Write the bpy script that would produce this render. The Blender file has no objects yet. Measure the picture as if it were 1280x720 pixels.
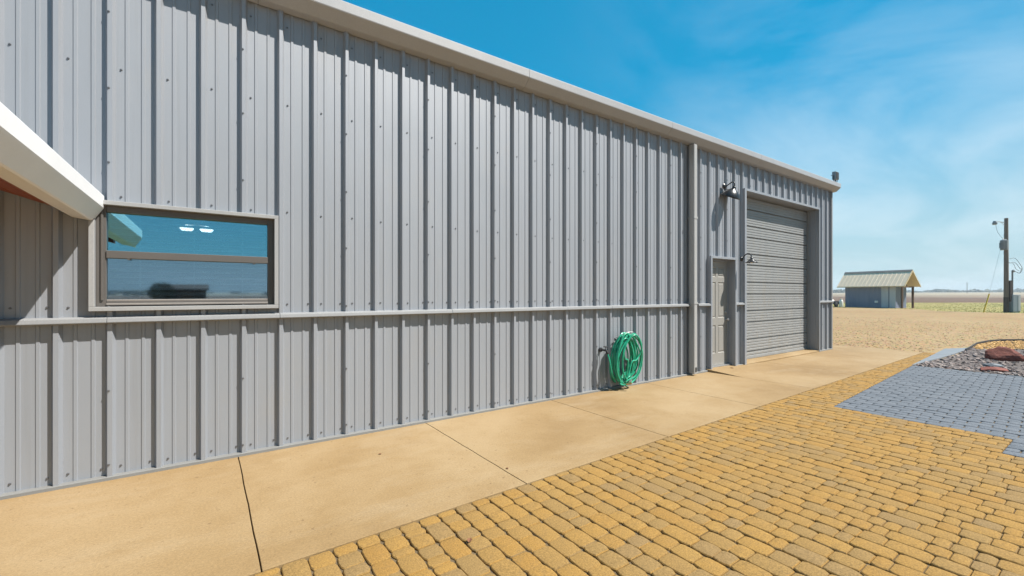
import bpy, bmesh, math, random
from mathutils import Vector, Matrix

random.seed(11)
sc = bpy.context.scene
COL = sc.collection
R = math.radians

# ------------------------------------------------------------------ camera, sky, sun, exposure
CAM = Vector((0.989, -4.69, 1.49))
FW = Vector((0.5689, 0.8224, 0)).normalized()
RT = Vector((FW.y, -FW.x, 0))
cam = bpy.data.objects.new('camera', bpy.data.cameras.new('camera'))
COL.objects.link(cam)
cam.location = CAM
cam.rotation_euler = (R(90), 0, -math.atan2(FW.x, FW.y))
cam.data.sensor_width = 36
cam.data.lens = 543 / 1280 * 36
cam.data.shift_y = 7 / 1280
cam.data.clip_start = 0.05
cam.data.clip_end = 9000
sc.camera = cam

TO_SUN = Vector((0.95, -1.0, 1.85)).normalized()
SUN_EL = math.asin(TO_SUN.z)
SUN_ROT = math.atan2(TO_SUN.x, TO_SUN.y)
world = bpy.data.worlds.new('World')
sc.world = world
world.use_nodes = True
wt = world.node_tree
wn, wl = wt.nodes, wt.links
for n in list(wn):
    wn.remove(n)
out = wn.new('ShaderNodeOutputWorld')
bg = wn.new('ShaderNodeBackground')
bg.inputs['Strength'].default_value = 0.060
sky = wn.new('ShaderNodeTexSky')
sky.sky_type = 'NISHITA'
sky.sun_disc = False
sky.sun_elevation = SUN_EL
sky.sun_rotation = SUN_ROT
sky.altitude = 100
sky.air_density = 1.0
sky.dust_density = 0.15
sky.ozone_density = 2.5
hsv = wn.new('ShaderNodeHueSaturation')
hsv.inputs['Hue'].default_value = 0.488
hsv.inputs['Saturation'].default_value = 1.3
hsv.inputs['Value'].default_value = 1.0
wl.new(sky.outputs[0], hsv.inputs['Color'])
tint = wn.new('ShaderNodeMixRGB'); tint.blend_type = 'MULTIPLY'; tint.inputs['Fac'].default_value = 1.0
tint.inputs['Color2'].default_value = (0.06, 1.50, 1.46, 1)
wl.new(hsv.outputs[0], tint.inputs['Color1'])
# thin high cloud, laid on a plane overhead (direction / height)
tc = wn.new('ShaderNodeTexCoord')
sep = wn.new('ShaderNodeSeparateXYZ')
wl.new(tc.outputs['Generated'], sep.inputs[0])
zc = wn.new('ShaderNodeMath'); zc.operation = 'MAXIMUM'; zc.inputs[1].default_value = 0.0
wl.new(sep.outputs['Z'], zc.inputs[0])
za = wn.new('ShaderNodeMath'); za.operation = 'ADD'; za.inputs[1].default_value = 0.16
wl.new(zc.outputs[0], za.inputs[0])
dx = wn.new('ShaderNodeMath'); dx.operation = 'DIVIDE'
dy = wn.new('ShaderNodeMath'); dy.operation = 'DIVIDE'
wl.new(sep.outputs['X'], dx.inputs[0]); wl.new(za.outputs[0], dx.inputs[1])
wl.new(sep.outputs['Y'], dy.inputs[0]); wl.new(za.outputs[0], dy.inputs[1])
cmb = wn.new('ShaderNodeCombineXYZ')
wl.new(dx.outputs[0], cmb.inputs[0]); wl.new(dy.outputs[0], cmb.inputs[1])
mp = wn.new('ShaderNodeMapping')
mp.inputs['Rotation'].default_value = (0, 0, R(35))
mp.inputs['Scale'].default_value = (0.75, 1.15, 1)
mp.inputs['Location'].default_value = (0.55, 0.35, 0)
wl.new(cmb.outputs[0], mp.inputs[0])
cn = wn.new('ShaderNodeTexNoise')
cn.inputs['Scale'].default_value = 1.1
cn.inputs['Detail'].default_value = 9
cn.inputs['Roughness'].default_value = 0.56
cn.inputs['Distortion'].default_value = 0.7
wl.new(mp.outputs[0], cn.inputs['Vector'])
cr = wn.new('ShaderNodeValToRGB')
cr.color_ramp.elements[0].position = 0.38; cr.color_ramp.elements[0].color = (0, 0, 0, 1)
cr.color_ramp.elements[1].position = 0.86; cr.color_ramp.elements[1].color = (0.56, 0.56, 0.56, 1)
wl.new(cn.outputs[0], cr.inputs[0])
# more of it towards +X (down the drive), none over the roof
side = wn.new('ShaderNodeMapRange'); side.interpolation_type = 'SMOOTHSTEP'
side.inputs['From Min'].default_value = 0.50; side.inputs['From Max'].default_value = 0.98
wl.new(sep.outputs['X'], side.inputs['Value'])
cm = wn.new('ShaderNodeMath'); cm.operation = 'MULTIPLY'
wl.new(cr.outputs[0], cm.inputs[0]); wl.new(side.outputs[0], cm.inputs[1])
mix = wn.new('ShaderNodeMixRGB')
mix.inputs['Color2'].default_value = (8.8, 9.6, 10.0, 1)
wl.new(cm.outputs[0], mix.inputs['Fac']); flat = wn.new('ShaderNodeMixRGB'); flat.inputs['Fac'].default_value = 0.5
flat.inputs['Color2'].default_value = (0.10, 3.25, 6.0, 1)
wl.new(tint.outputs[0], flat.inputs['Color1'])
hzf = wn.new('ShaderNodeMapRange'); hzf.interpolation_type = 'SMOOTHSTEP'
hzf.inputs['From Min'].default_value = 0.0; hzf.inputs['From Max'].default_value = 0.40
hzf.inputs['To Min'].default_value = 0.88; hzf.inputs['To Max'].default_value = 0.0
wl.new(sep.outputs['Z'], hzf.inputs['Value'])
low = wn.new('ShaderNodeMixRGB'); low.inputs['Color2'].default_value = (5.4, 6.5, 7.1, 1)
wl.new(hzf.outputs[0], low.inputs['Fac']); wl.new(flat.outputs[0], low.inputs['Color1'])
deep = wn.new('ShaderNodeMapRange'); deep.interpolation_type = 'SMOOTHSTEP'  # sky colour dimmed towards -Y, behind the camera, to weaken the fill light
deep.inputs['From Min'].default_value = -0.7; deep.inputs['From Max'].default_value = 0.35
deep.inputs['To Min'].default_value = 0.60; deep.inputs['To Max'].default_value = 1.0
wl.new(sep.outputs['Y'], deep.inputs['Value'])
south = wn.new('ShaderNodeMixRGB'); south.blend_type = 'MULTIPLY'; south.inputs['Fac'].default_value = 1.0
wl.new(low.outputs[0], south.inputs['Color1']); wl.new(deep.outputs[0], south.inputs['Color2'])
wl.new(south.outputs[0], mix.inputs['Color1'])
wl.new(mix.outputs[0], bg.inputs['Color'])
wl.new(bg.outputs[0], out.inputs['Surface'])

sun = bpy.data.objects.new('sun', bpy.data.lights.new('sun', 'SUN'))
COL.objects.link(sun)
sun.data.energy = 5.0
sun.data.angle = R(0.53)
sun.data.color = (1.0, 0.95, 0.87)
sun.rotation_euler = TO_SUN.to_track_quat('Z', 'Y').to_euler()
sun.location = (5, -20, 25)

sc.view_settings.view_transform = 'Standard'
sc.view_settings.look = 'None'
sc.view_settings.gamma = 1
sc.view_settings.exposure = 0.90
sc.view_settings.use_curve_mapping = False
sc.render.engine = 'CYCLES'
sc.cycles.max_bounces = 8
sc.cycles.transparent_max_bounces = 12

# ------------------------------------------------------------------ material helpers
def lin(r, g, b):
    f = lambda c: (c / 12.92 if c <= 0.04045 else ((c + 0.055) / 1.055) ** 2.4)
    return (f(r / 255), f(g / 255), f(b / 255), 1)


class Mat:
    def __init__(s, name):
        s.m = bpy.data.materials.new(name)
        s.m.use_nodes = True
        s.t = s.m.node_tree
        s.p = s.t.nodes['Principled BSDF']
        s.coord = None

    def node(s, kind, **kw):
        n = s.t.nodes.new(kind)
        for k, v in kw.items():
            setattr(n, k, v)
        return n

    def link(s, a, b):
        s.t.links.new(a, b)

    def obj(s):
        if s.coord is None:
            s.coord = s.node('ShaderNodeTexCoord').outputs['Object']
        return s.coord

    def noise(s, scale, detail=4, rough=0.55, stretch=None, dist=0.0):
        n = s.node('ShaderNodeTexNoise')
        n.inputs['Scale'].default_value = scale
        n.inputs['Detail'].default_value = detail
        n.inputs['Roughness'].default_value = rough
        n.inputs['Distortion'].default_value = dist
        v = s.obj()
        if stretch:
            m = s.node('ShaderNodeMapping')
            m.inputs['Scale'].default_value = stretch
            s.link(v, m.inputs[0]); v = m.outputs[0]
        s.link(v, n.inputs['Vector'])
        return n.outputs[0]

    def ramp(s, fac, stops):
        r = s.node('ShaderNodeValToRGB')
        e = r.color_ramp.elements
        while len(e) < len(stops):
            e.new(0.5)
        for i, (p, c) in enumerate(stops):
            e[i].position = p
            e[i].color = c if len(c) == 4 else (*c, 1)
        s.link(fac, r.inputs[0])
        return r.outputs[0]

    def mixc(s, fac, a, b, mode='MIX'):
        m = s.node('ShaderNodeMixRGB', blend_type=mode)
        for sock, v in ((m.inputs[0], fac), (m.inputs[1], a), (m.inputs[2], b)):
            if isinstance(v, (int, float)):
                sock.default_value = v
            elif isinstance(v, tuple):
                sock.default_value = v if len(v) == 4 else (*v, 1)
            else:
                s.link(v, sock)
        return m.outputs[0]

    def base(s, c):
        if isinstance(c, tuple):
            s.p.inputs['Base Color'].default_value = c if len(c) == 4 else (*c, 1)
        else:
            s.link(c, s.p.inputs['Base Color'])

    def rough(s, v):
        if isinstance(v, (int, float)):
            s.p.inputs['Roughness'].default_value = v
        else:
            s.link(v, s.p.inputs['Roughness'])

    def bump(s, h, strength=0.3, dist=0.01):
        b = s.node('ShaderNodeBump')
        b.inputs['Strength'].default_value = strength
        b.inputs['Distance'].default_value = dist
        s.link(h, b.inputs['Height'])
        s.link(b.outputs[0], s.p.inputs['Normal'])
        return b


def painted(name, c, var=0.10, rough=0.42, metal=0.0, dirt=None, scale=1.2, coat=0.0, streak=(3.0, 3.0, 0.35)):
    """Paint or plain matter with broad tonal wander, fine mottling and a little bump."""
    m = Mat(name)
    n1 = m.noise(scale, 5, 0.6, stretch=streak)
    lo = tuple(x * (1 - var) for x in c[:3]); hi = tuple(x * (1 + var) for x in c[:3])
    col = m.ramp(n1, [(0.3, lo), (0.7, hi)])
    n2 = m.noise(90, 3, 0.6)
    col = m.mixc(0.10, col, m.ramp(n2, [(0.3, (0.25, 0.25, 0.25)), (0.7, (0.9, 0.9, 0.9))]), 'OVERLAY')
    if dirt:
        n3 = m.noise(2.6, 6, 0.65, stretch=(2, 2, 0.5))
        col = m.mixc(m.ramp(n3, [(0.52, (0, 0, 0)), (0.75, (0.5, 0.5, 0.5))]), col, dirt)
    m.base(col)
    rr = m.ramp(m.noise(7, 4), [(0.3, (rough * 0.95,) * 3), (0.7, (min(1, rough * 1.06),) * 3)])
    m.rough(rr)
    m.p.inputs['Metallic'].default_value = metal
    m.p.inputs['Coat Weight'].default_value = coat
    m.bump(m.noise(40, 3), 0.05, 0.002)
    return m.m


M = {}
def m_panel():
    m = Mat('grey_panel_paint')
    c = m.ramp(m.noise(0.35, 4, 0.55, stretch=(1, 1, 0.4)), [(0.35, (0.2856, 0.303, 0.3344)), (0.65, (0.3106, 0.327, 0.3586))])
    streak = m.noise(3.0, 6, 0.7, stretch=(6, 1, 0.12))                      # faint rain streaks
    c = m.mixc(m.ramp(streak, [(0.54, (0, 0, 0)), (0.72, (0.35, 0.35, 0.35))]), c, (0.235, 0.235, 0.235))
    dust = m.noise(1.1, 7, 0.72, stretch=(1, 1, 0.6))
    c = m.mixc(m.ramp(dust, [(0.55, (0, 0, 0)), (0.75, (0.35, 0.35, 0.35))]), c, (0.327, 0.3106, 0.286))
    m.base(c)
    m.rough(m.ramp(dust, [(0.3, (0.46,) * 3), (0.7, (0.53,) * 3)]))
    m.p.inputs['Metallic'].default_value = 0.30
    m.bump(m.noise(2.2, 2, 0.4, stretch=(1.6, 1, 0.55)), 0.30, 0.012)        # oil-canning
    return m.m
M['panel'] = m_panel()
M['trim'] = painted('grey_trim_paint', (0.215, 0.218, 0.224), 0.04, 0.55, 0.0)
M['casing'] = painted('light_casing_paint', (0.30, 0.302, 0.305), 0.04, 0.4)
M['pale_trim'] = painted('stone_white_trim_paint', (0.325, 0.33, 0.342), 0.03, 0.4, 0.0)
M['white_trim'] = painted('white_trim_paint', (0.76, 0.765, 0.78), 0.03, 0.36, 0.0)
M['downspout'] = painted('downspout_paint', (0.34, 0.336, 0.332), 0.04, 0.45, 0.0)
M['door'] = painted('door_paint', (0.26, 0.25, 0.232), 0.04, 0.45)
M['roller'] = painted('roller_door_paint', (0.258, 0.262, 0.262), 0.06, 0.45, 0.1, dirt=(0.28, 0.25, 0.20))
M['bronze'] = painted('bronze_window_paint', (0.098, 0.09, 0.084), 0.06, 0.42)
M['sill_paint'] = painted('window_sill_paint', (0.22, 0.20, 0.185), 0.06, 0.42)
M['screw'] = painted('screw_metal', (0.16, 0.16, 0.17), 0.1, 0.4, 0.6)
M['black'] = painted('black_enamel', (0.018, 0.018, 0.02), 0.1, 0.32)
M['rubber'] = painted('dark_rubber', (0.02, 0.02, 0.022), 0.1, 0.6)
M['brass'] = painted('worn_brass', (0.42, 0.33, 0.17), 0.1, 0.35, 0.9)
M['steel'] = painted('dull_steel', (0.42, 0.42, 0.42), 0.08, 0.38, 0.8)
M['wire'] = painted('white_wire', (0.7, 0.7, 0.68), 0.05, 0.4)
M['blind'] = painted('blind_slat_vinyl', (0.70, 0.70, 0.68), 0.04, 0.5)
M['room'] = painted('room_wall_paint', (0.34, 0.34, 0.34), 0.05, 0.8)
M['soffit'] = painted('tan_soffit_paint', (0.50, 0.40, 0.24), 0.05, 0.5)
M['shed_wall'] = painted('blue_grey_siding', (0.16, 0.19, 0.265), 0.05, 0.5)
M['shed_door'] = painted('pale_door_paint', (0.42, 0.45, 0.49), 0.05, 0.5)
M['shed_roof'] = painted('tan_metal_roof', (0.80, 0.63, 0.45), 0.06, 0.45, 0.1)
M['pole_wood'] = painted('weathered_pole_wood', (0.16, 0.135, 0.11), 0.25, 0.85, streak=(14, 14, 0.7))
M['pole_dark'] = painted('tarred_wood', (0.06, 0.05, 0.045), 0.2, 0.8)
M['trafo'] = painted('transformer_grey', (0.20, 0.235, 0.26), 0.06, 0.45)
M['cabinet'] = painted('cabinet_blue_grey', (0.24, 0.29, 0.34), 0.06, 0.45)
M['yellow'] = painted('yellow_plastic', (0.72, 0.50, 0.05), 0.06, 0.5)
M['tank'] = painted('tank_white', (0.74, 0.72, 0.68), 0.05, 0.45)
M['stain'] = painted('post_stain', (0.10, 0.055, 0.03), 0.2, 0.7, streak=(12, 12, 0.8))
M['edging'] = painted('black_edging', (0.022, 0.022, 0.025), 0.1, 0.6)
M['leaf_brown'] = painted('dry_leaf_brown', (0.17, 0.07, 0.03), 0.2, 0.8)
M['barn'] = painted('brown_barn_board', (0.055, 0.04, 0.032), 0.2, 0.8)
M['bark'] = painted('bark', (0.10, 0.08, 0.06), 0.3, 0.9)


def m_red_wood():
    m = Mat('stained_ceiling_boards')
    n = m.noise(1.6, 5, 0.6, stretch=(30, 1.2, 1))
    m.base(m.ramp(n, [(0.25, (0.17, 0.030, 0.010)), (0.7, (0.29, 0.062, 0.018))]))
    m.rough(0.5)
    m.bump(n, 0.15, 0.003)
    return m.m
M['red_wood'] = m_red_wood()


def m_hose():
    m = Mat('green_hose_vinyl')
    m.base(m.ramp(m.noise(14, 4), [(0.3, (0.012, 0.27, 0.155)), (0.7, (0.022, 0.37, 0.225))]))
    m.rough(0.36)
    return m.m
M['hose'] = m_hose()


def m_concrete():
    m = Mat('tan_concrete')
    big = m.noise(0.45, 7, 0.62)
    col = m.ramp(big, [(0.36, (0.2097, 0.1304, 0.05196)), (0.5, (0.2577, 0.169, 0.07542)), (0.64, (0.3001, 0.2093, 0.1073))])
    mid = m.noise(2.0, 8, 0.74)
    col = m.mixc(m.ramp(mid, [(0.50, (0, 0, 0)), (0.70, (0.36, 0.36, 0.36))]), col, (0.1961, 0.1184, 0.04358))
    ltr = m.noise(0.9, 7, 0.7, stretch=(0.6, 1.7, 1))
    col = m.mixc(m.ramp(ltr, [(0.53, (0, 0, 0)), (0.70, (0.45, 0.45, 0.45))]), col, (0.3282, 0.2488, 0.1509))
    fine = m.noise(70, 5, 0.8)
    col = m.mixc(0.42, col, m.ramp(fine, [(0.33, (0.25, 0.25, 0.25)), (0.5, (0.5, 0.5, 0.5)), (0.67, (0.75, 0.75, 0.75))]), 'OVERLAY')
    grit = m.noise(300, 2, 0.6)
    col = m.mixc(0.20, col, m.ramp(grit, [(0.35, (0.2, 0.2, 0.2)), (0.65, (0.8, 0.8, 0.8))]), 'OVERLAY')
    spots = m.noise(22, 3, 0.5)
    col = m.mixc(m.ramp(spots, [(0.66, (0, 0, 0)), (0.72, (0.6, 0.6, 0.6))]), col, (0.1281, 0.07108, 0.02933))
    m.base(col)
    m.rough(m.ramp(mid, [(0.3, (0.7,) * 3), (0.7, (0.9,) * 3)]))
    m.bump(m.noise(120, 5, 0.75), 0.3, 0.003)
    return m.m
M['concrete'] = m_concrete()


def m_paver(name, stops, fleck, patch):
    m = Mat(name)
    g = m.node('ShaderNodeNewGeometry')
    col = m.ramp(g.outputs['Random Per Island'], stops)
    n = m.noise(13, 7, 0.75)
    col = m.mixc(m.ramp(n, [(0.45, (0, 0, 0)), (0.68, (0.5, 0.5, 0.5))]), col, fleck)
    big = m.noise(0.6, 4, 0.6)
    col = m.mixc(m.ramp(big, [(0.48, (0, 0, 0)), (0.70, (0.35, 0.35, 0.35))]), col, patch)
    fine = m.noise(110, 4, 0.8)
    col = m.mixc(0.65, col, m.ramp(fine, [(0.3, (0.15,) * 3), (0.7, (0.85,) * 3)]), 'OVERLAY')
    m.base(col)
    m.rough(0.92)
    m.p.inputs['Specular IOR Level'].default_value = 0.25
    m.bump(m.noise(70, 6, 0.8), 0.6, 0.006)
    return m.m
M['paver_gold'] = m_paver('golden_paver', [(0.0, (0.272, 0.150, 0.039)), (0.25, (0.292, 0.168, 0.046)), (0.50, (0.266, 0.157, 0.048)),
                                           (0.76, (0.240, 0.150, 0.054)), (0.92, (0.220, 0.143, 0.062)), (1.0, (0.300, 0.176, 0.048))],
                          (0.212, 0.132, 0.050), (0.245, 0.148, 0.050))
M['paver_grey'] = m_paver('grey_paver', [(0.0, (0.108, 0.122, 0.142)), (0.4, (0.122, 0.136, 0.157)), (0.8, (0.135, 0.148, 0.168)), (1.0, (0.110, 0.126, 0.148))],
                          (0.098, 0.110, 0.126), (0.135, 0.147, 0.166))


def m_sand():
    m = Mat('joint_sand')
    n = m.noise(60, 5, 0.7)
    m.base(m.ramp(n, [(0.3, (0.075, 0.052, 0.026)), (0.7, (0.15, 0.105, 0.055))]))
    m.rough(0.95)
    m.bump(n, 0.4, 0.004)
    return m.m
M['sand'] = m_sand()


def m_rocks(name, stops):
    m = Mat(name)
    g = m.node('ShaderNodeNewGeometry')
    col = m.ramp(g.outputs['Random Per Island'], stops)
    col = m.mixc(0.4, col, m.ramp(m.noise(45, 4, 0.7), [(0.3, (0.2,) * 3), (0.7, (0.8,) * 3)]), 'OVERLAY')
    m.base(col)
    m.rough(0.85)
    return m.m
M['bed_stone'] = m_rocks('river_stone', [(0.0, (0.16, 0.125, 0.115)), (0.3, (0.25, 0.20, 0.185)), (0.6, (0.12, 0.105, 0.11)), (0.85, (0.36, 0.30, 0.27)), (1.0, (0.20, 0.13, 0.11))])
M['gold_stone'] = m_rocks('orange_pea_gravel', [(0.0, (0.50, 0.27, 0.08)), (0.5, (0.60, 0.36, 0.13)), (1.0, (0.40, 0.22, 0.08))])
M['yard_stone'] = m_rocks('crushed_limestone', [(0.0, (0.218, 0.143, 0.06801)), (0.4, (0.2762, 0.1907, 0.09631)), (0.75, (0.189, 0.126, 0.06234)), (1.0, (0.3198, 0.2316, 0.1304))])


def m_boulder():
    m = Mat('red_sandstone')
    n = m.noise(7, 7, 0.7, stretch=(1, 1, 2.6))
    m.base(m.ramp(n, [(0.3, (0.09, 0.025, 0.018)), (0.55, (0.19, 0.052, 0.036)), (0.8, (0.28, 0.10, 0.065))]))
    m.rough(0.85)
    m.bump(n, 0.7, 0.03)
    return m.m
M['boulder'] = m_boulder()


def m_yard():
    m = Mat('gravel_yard')
    big = m.noise(0.16, 6, 0.62, dist=0.6)
    col = m.ramp(big, [(0.28, (0.2158, 0.13, 0.05096)), (0.5, (0.2518, 0.1632, 0.07024)), (0.75, (0.2806, 0.1932, 0.0936))])
    tr = m.noise(0.5, 6, 0.65, stretch=(0.12, 1.4, 1))
    col = m.mixc(m.ramp(tr, [(0.5, (0, 0, 0)), (0.75, (0.55,) * 3)]), col, (0.295, 0.2066, 0.104))
    v = m.node('ShaderNodeTexVoronoi')
    v.inputs['Scale'].default_value = 9
    m.link(m.obj(), v.inputs['Vector'])
    v.inputs['Scale'].default_value = 16
    v2 = m.node('ShaderNodeTexVoronoi')
    v2.inputs['Scale'].default_value = 28
    m.link(m.obj(), v2.inputs['Vector'])
    col = m.mixc(0.30, col, v.outputs['Color'], 'SOFT_LIGHT')
    bw = m.node('ShaderNodeRGBToBW'); m.link(v2.outputs['Color'], bw.inputs[0])
    col = m.mixc(0.5, col, bw.outputs[0], 'SOFT_LIGHT')
    clump = m.noise(2.6, 8, 0.8)
    col = m.mixc(0.35, col, m.ramp(clump, [(0.3, (0.3,) * 3), (0.7, (0.7,) * 3)]), 'OVERLAY')
    m.base(col)
    m.rough(0.95)
    m.bump(m.noise(14, 8, 0.8), 0.12, 0.004)
    return m.m
M['yard'] = m_yard()


def m_bed():
    m = Mat('bed_soil')
    n = m.noise(22, 6, 0.75)
    m.base(m.ramp(n, [(0.3, (0.045, 0.036, 0.032)), (0.7, (0.16, 0.13, 0.12))]))
    m.rough(0.95)
    m.bump(n, 0.8, 0.03)
    return m.m
M['bed'] = m_bed()


def m_grass_ground():
    m = Mat('mown_grass')
    n = m.noise(0.12, 7, 0.66, dist=0.4)
    col = m.ramp(n, [(0.28, (0.16, 0.165, 0.04)), (0.5, (0.24, 0.21, 0.06)), (0.72, (0.33, 0.25, 0.09))])
    col = m.mixc(0.4, col, m.ramp(m.noise(2.5, 6, 0.8), [(0.3, (0.2,) * 3), (0.7, (0.8,) * 3)]), 'OVERLAY')
    m.base(col)
    m.rough(0.95)
    return m.m
M['grass'] = m_grass_ground()
M['blade'] = m_rocks('grass_blade', [(0.0, (0.13, 0.15, 0.03)), (0.5, (0.21, 0.19, 0.05)), (1.0, (0.32, 0.25, 0.09))])


def m_field():
    m = Mat('dry_field')
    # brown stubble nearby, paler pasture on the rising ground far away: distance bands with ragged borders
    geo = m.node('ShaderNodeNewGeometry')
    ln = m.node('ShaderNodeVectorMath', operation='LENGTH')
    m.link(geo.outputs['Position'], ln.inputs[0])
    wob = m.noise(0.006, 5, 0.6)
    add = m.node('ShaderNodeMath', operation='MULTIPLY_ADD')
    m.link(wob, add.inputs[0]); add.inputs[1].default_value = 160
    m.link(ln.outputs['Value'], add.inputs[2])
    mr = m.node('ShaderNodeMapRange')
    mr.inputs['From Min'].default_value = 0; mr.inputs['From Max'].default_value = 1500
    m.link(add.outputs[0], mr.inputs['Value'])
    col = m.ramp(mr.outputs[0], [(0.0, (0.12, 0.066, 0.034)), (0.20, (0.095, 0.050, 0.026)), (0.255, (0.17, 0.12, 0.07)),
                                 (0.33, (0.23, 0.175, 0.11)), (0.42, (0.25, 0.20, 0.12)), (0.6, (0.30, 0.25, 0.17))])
    patch = m.noise(0.02, 7, 0.7, stretch=(1, 1, 1))
    col = m.mixc(0.55, col, m.ramp(patch, [(0.3, (0.25,) * 3), (0.7, (0.75,) * 3)]), 'OVERLAY')
    fine = m.noise(0.6, 7, 0.8)
    col = m.mixc(0.4, col, m.ramp(fine, [(0.3, (0.25,) * 3), (0.7, (0.75,) * 3)]), 'OVERLAY')
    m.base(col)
    m.rough(1.0)
    return m.m
M['field'] = m_field()


def m_foliage():
    m = Mat('far_foliage')
    g = m.node('ShaderNodeNewGeometry')
    m.base(m.ramp(g.outputs['Random Per Island'], [(0.0, (0.045, 0.055, 0.025)), (0.6, (0.075, 0.085, 0.04)), (1.0, (0.11, 0.10, 0.055))]))
    m.rough(0.9)
    return m.m
M['foliage'] = m_foliage()


def m_glass(name, tint, refl, rough):
    """Coated window glass: a mirror-like share that rises towards grazing, the rest lets light through."""
    m = Mat(name)
    m.t.nodes.remove(m.p)
    o = m.t.nodes['Material Output']
    gl = m.node('ShaderNodeBsdfGlossy')
    gl.inputs['Color'].default_value = tint
    gl.inputs['Roughness'].default_value = rough
    tr = m.node('ShaderNodeBsdfTransparent')
    tr.inputs['Color'].default_value = (0.80, 0.88, 0.92, 1)
    fr = m.node('ShaderNodeFresnel'); fr.inputs['IOR'].default_value = 1.5
    ad = m.node('ShaderNodeMath', operation='ADD', use_clamp=True)
    m.link(fr.outputs[0], ad.inputs[0]); ad.inputs[1].default_value = refl
    mx = m.node('ShaderNodeMixShader')
    m.link(ad.outputs[0], mx.inputs[0]); m.link(tr.outputs[0], mx.inputs[1]); m.link(gl.outputs[0], mx.inputs[2])
    m.link(mx.outputs[0], o.inputs['Surface'])
    return m.m
M['glass'] = m_glass('coated_window_glass', (0.33, 0.80, 1.0, 1), 0.46, 0.0)
M['screen_glass'] = m_glass('screened_window_glass', (0.52, 0.70, 0.84, 1), 0.40, 0.03)


def m_emit(name, c, s):
    m = Mat(name)
    m.base((0.9, 0.88, 0.82))
    m.p.inputs['Emission Color'].default_value = c
    m.p.inputs['Emission Strength'].default_value = s
    return m.m
M['lit_shade'] = m_emit('lit_frosted_shade', (1.0, 0.92, 0.80, 1), 3.0)

# ------------------------------------------------------------------ mesh helpers
class MB:
    def __init__(s):
        s.v, s.f, s.mi = [], [], []

    def add(s, verts, faces, mi=0):
        o = len(s.v)
        s.v += [tuple(v) for v in verts]
        s.f += [tuple(i + o for i in f) for f in faces]
        s.mi += [mi] * len(faces)
        return s

    def box(s, a, b, mi=0):
        x0, y0, z0 = a; x1, y1, z1 = b
        return s.add([(x0, y0, z0), (x1, y0, z0), (x1, y1, z0), (x0, y1, z0), (x0, y0, z1), (x1, y0, z1), (x1, y1, z1), (x0, y1, z1)],
                     [(0, 3, 2, 1), (4, 5, 6, 7), (0, 1, 5, 4), (1, 2, 6, 5), (2, 3, 7, 6), (3, 0, 4, 7)], mi)

    def loft(s, rings, mi=0, close=True, caps=True):
        """Rings of equal length joined in order."""
        n = len(rings[0]); vs = [p for r in rings for p in r]; fs = []
        for k in range(len(rings) - 1):
            for i in range(n if close else n - 1):
                j = (i + 1) % n
                fs.append((k * n + i, k * n + j, (k + 1) * n + j, (k + 1) * n + i))
        if caps and close:
            fs.append(tuple(range(n - 1, -1, -1)))
            fs.append(tuple((len(rings) - 1) * n + i for i in range(n)))
        return s.add(vs, fs, mi)

    def extrude_x(s, prof, x0, x1, mi=0):      # prof = closed (y, z) list
        return s.loft([[(x0, y, z) for y, z in prof], [(x1, y, z) for y, z in prof]], mi)

    def extrude_y(s, prof, y0, y1, mi=0):      # prof = closed (x, z) list
        return s.loft([[(x, y0, z) for x, z in prof], [(x, y1, z) for x, z in prof]], mi)

    def extrude_z(s, poly, z0, z1, mi=0):
        return s.loft([[(x, y, z0) for x, y in poly], [(x, y, z1) for x, y in poly]], mi)

    def tube(s, path, r, n=10, mi=0, closed=False):
        path = [Vector(p) for p in path]
        rr = r if isinstance(r, (list, tuple)) else [r] * len(path)
        rings = []; up = None
        for i, p in enumerate(path):
            if closed:
                t = (path[(i + 1) % len(path)] - path[i - 1]).normalized()
            else:
                t = (path[min(i + 1, len(path) - 1)] - path[max(i - 1, 0)]).normalized()
            if up is None:
                up = Vector((0, 0, 1)) if abs(t.z) < 0.9 else Vector((1, 0, 0))
            a = up - t * up.dot(t)
            a = a.normalized() if a.length > 1e-6 else t.orthogonal().normalized()
            up = a
            b = t.cross(a)
            rings.append([p + (a * math.cos(2 * math.pi * k / n) + b * math.sin(2 * math.pi * k / n)) * rr[i] for k in range(n)])
        if closed:
            rings.append(rings[0])
        return s.loft(rings, mi, True, not closed)

    def lathe(s, prof, origin, axis, n=24, mi=0, caps=False):
        """prof = list of (radius, distance along axis)."""
        ax = Vector(axis).normalized(); a = ax.orthogonal().normalized(); b = ax.cross(a); o = Vector(origin)
        rings = [[o + ax * h + (a * math.cos(2 * math.pi * k / n) + b * math.sin(2 * math.pi * k / n)) * max(r, 1e-4) for k in range(n)] for r, h in prof]
        return s.loft(rings, mi, True, caps)

    def build(s, name, mats, parent=None, smooth=False, bevel=0.0, seg=2, solid=0.0):
        me = bpy.data.meshes.new(name)
        me.from_pydata(s.v, [], s.f)
        for m in (mats if isinstance(mats, (list, tuple)) else [mats]):
            me.materials.append(m)
        me.polygons.foreach_set('material_index', s.mi)
        bm = bmesh.new(); bm.from_mesh(me)
        if not getattr(s, 'keep', False):
            bmesh.ops.recalc_face_normals(bm, faces=bm.faces)
        bm.to_mesh(me); bm.free()
        if smooth:
            me.polygons.foreach_set('use_smooth', [True] * len(me.polygons))
            me.set_sharp_from_angle(angle=R(38))
        me.update()
        o = bpy.data.objects.new(name, me)
        COL.objects.link(o)
        if parent is not None:
            o.parent = parent
        if solid:
            md = o.modifiers.new('solid', 'SOLIDIFY'); md.thickness = solid; md.offset = 0
        if bevel:
            md = o.modifiers.new('bevel', 'BEVEL'); md.width = bevel; md.segments = seg; md.limit_method = 'ANGLE'; md.angle_limit = R(40)
        return o


def tag(o, label=None, cat=None, group=None, kind=None):
    if label: o['label'] = label
    if cat: o['category'] = cat
    if group: o['group'] = group
    if kind: o['kind'] = kind
    return o


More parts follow.
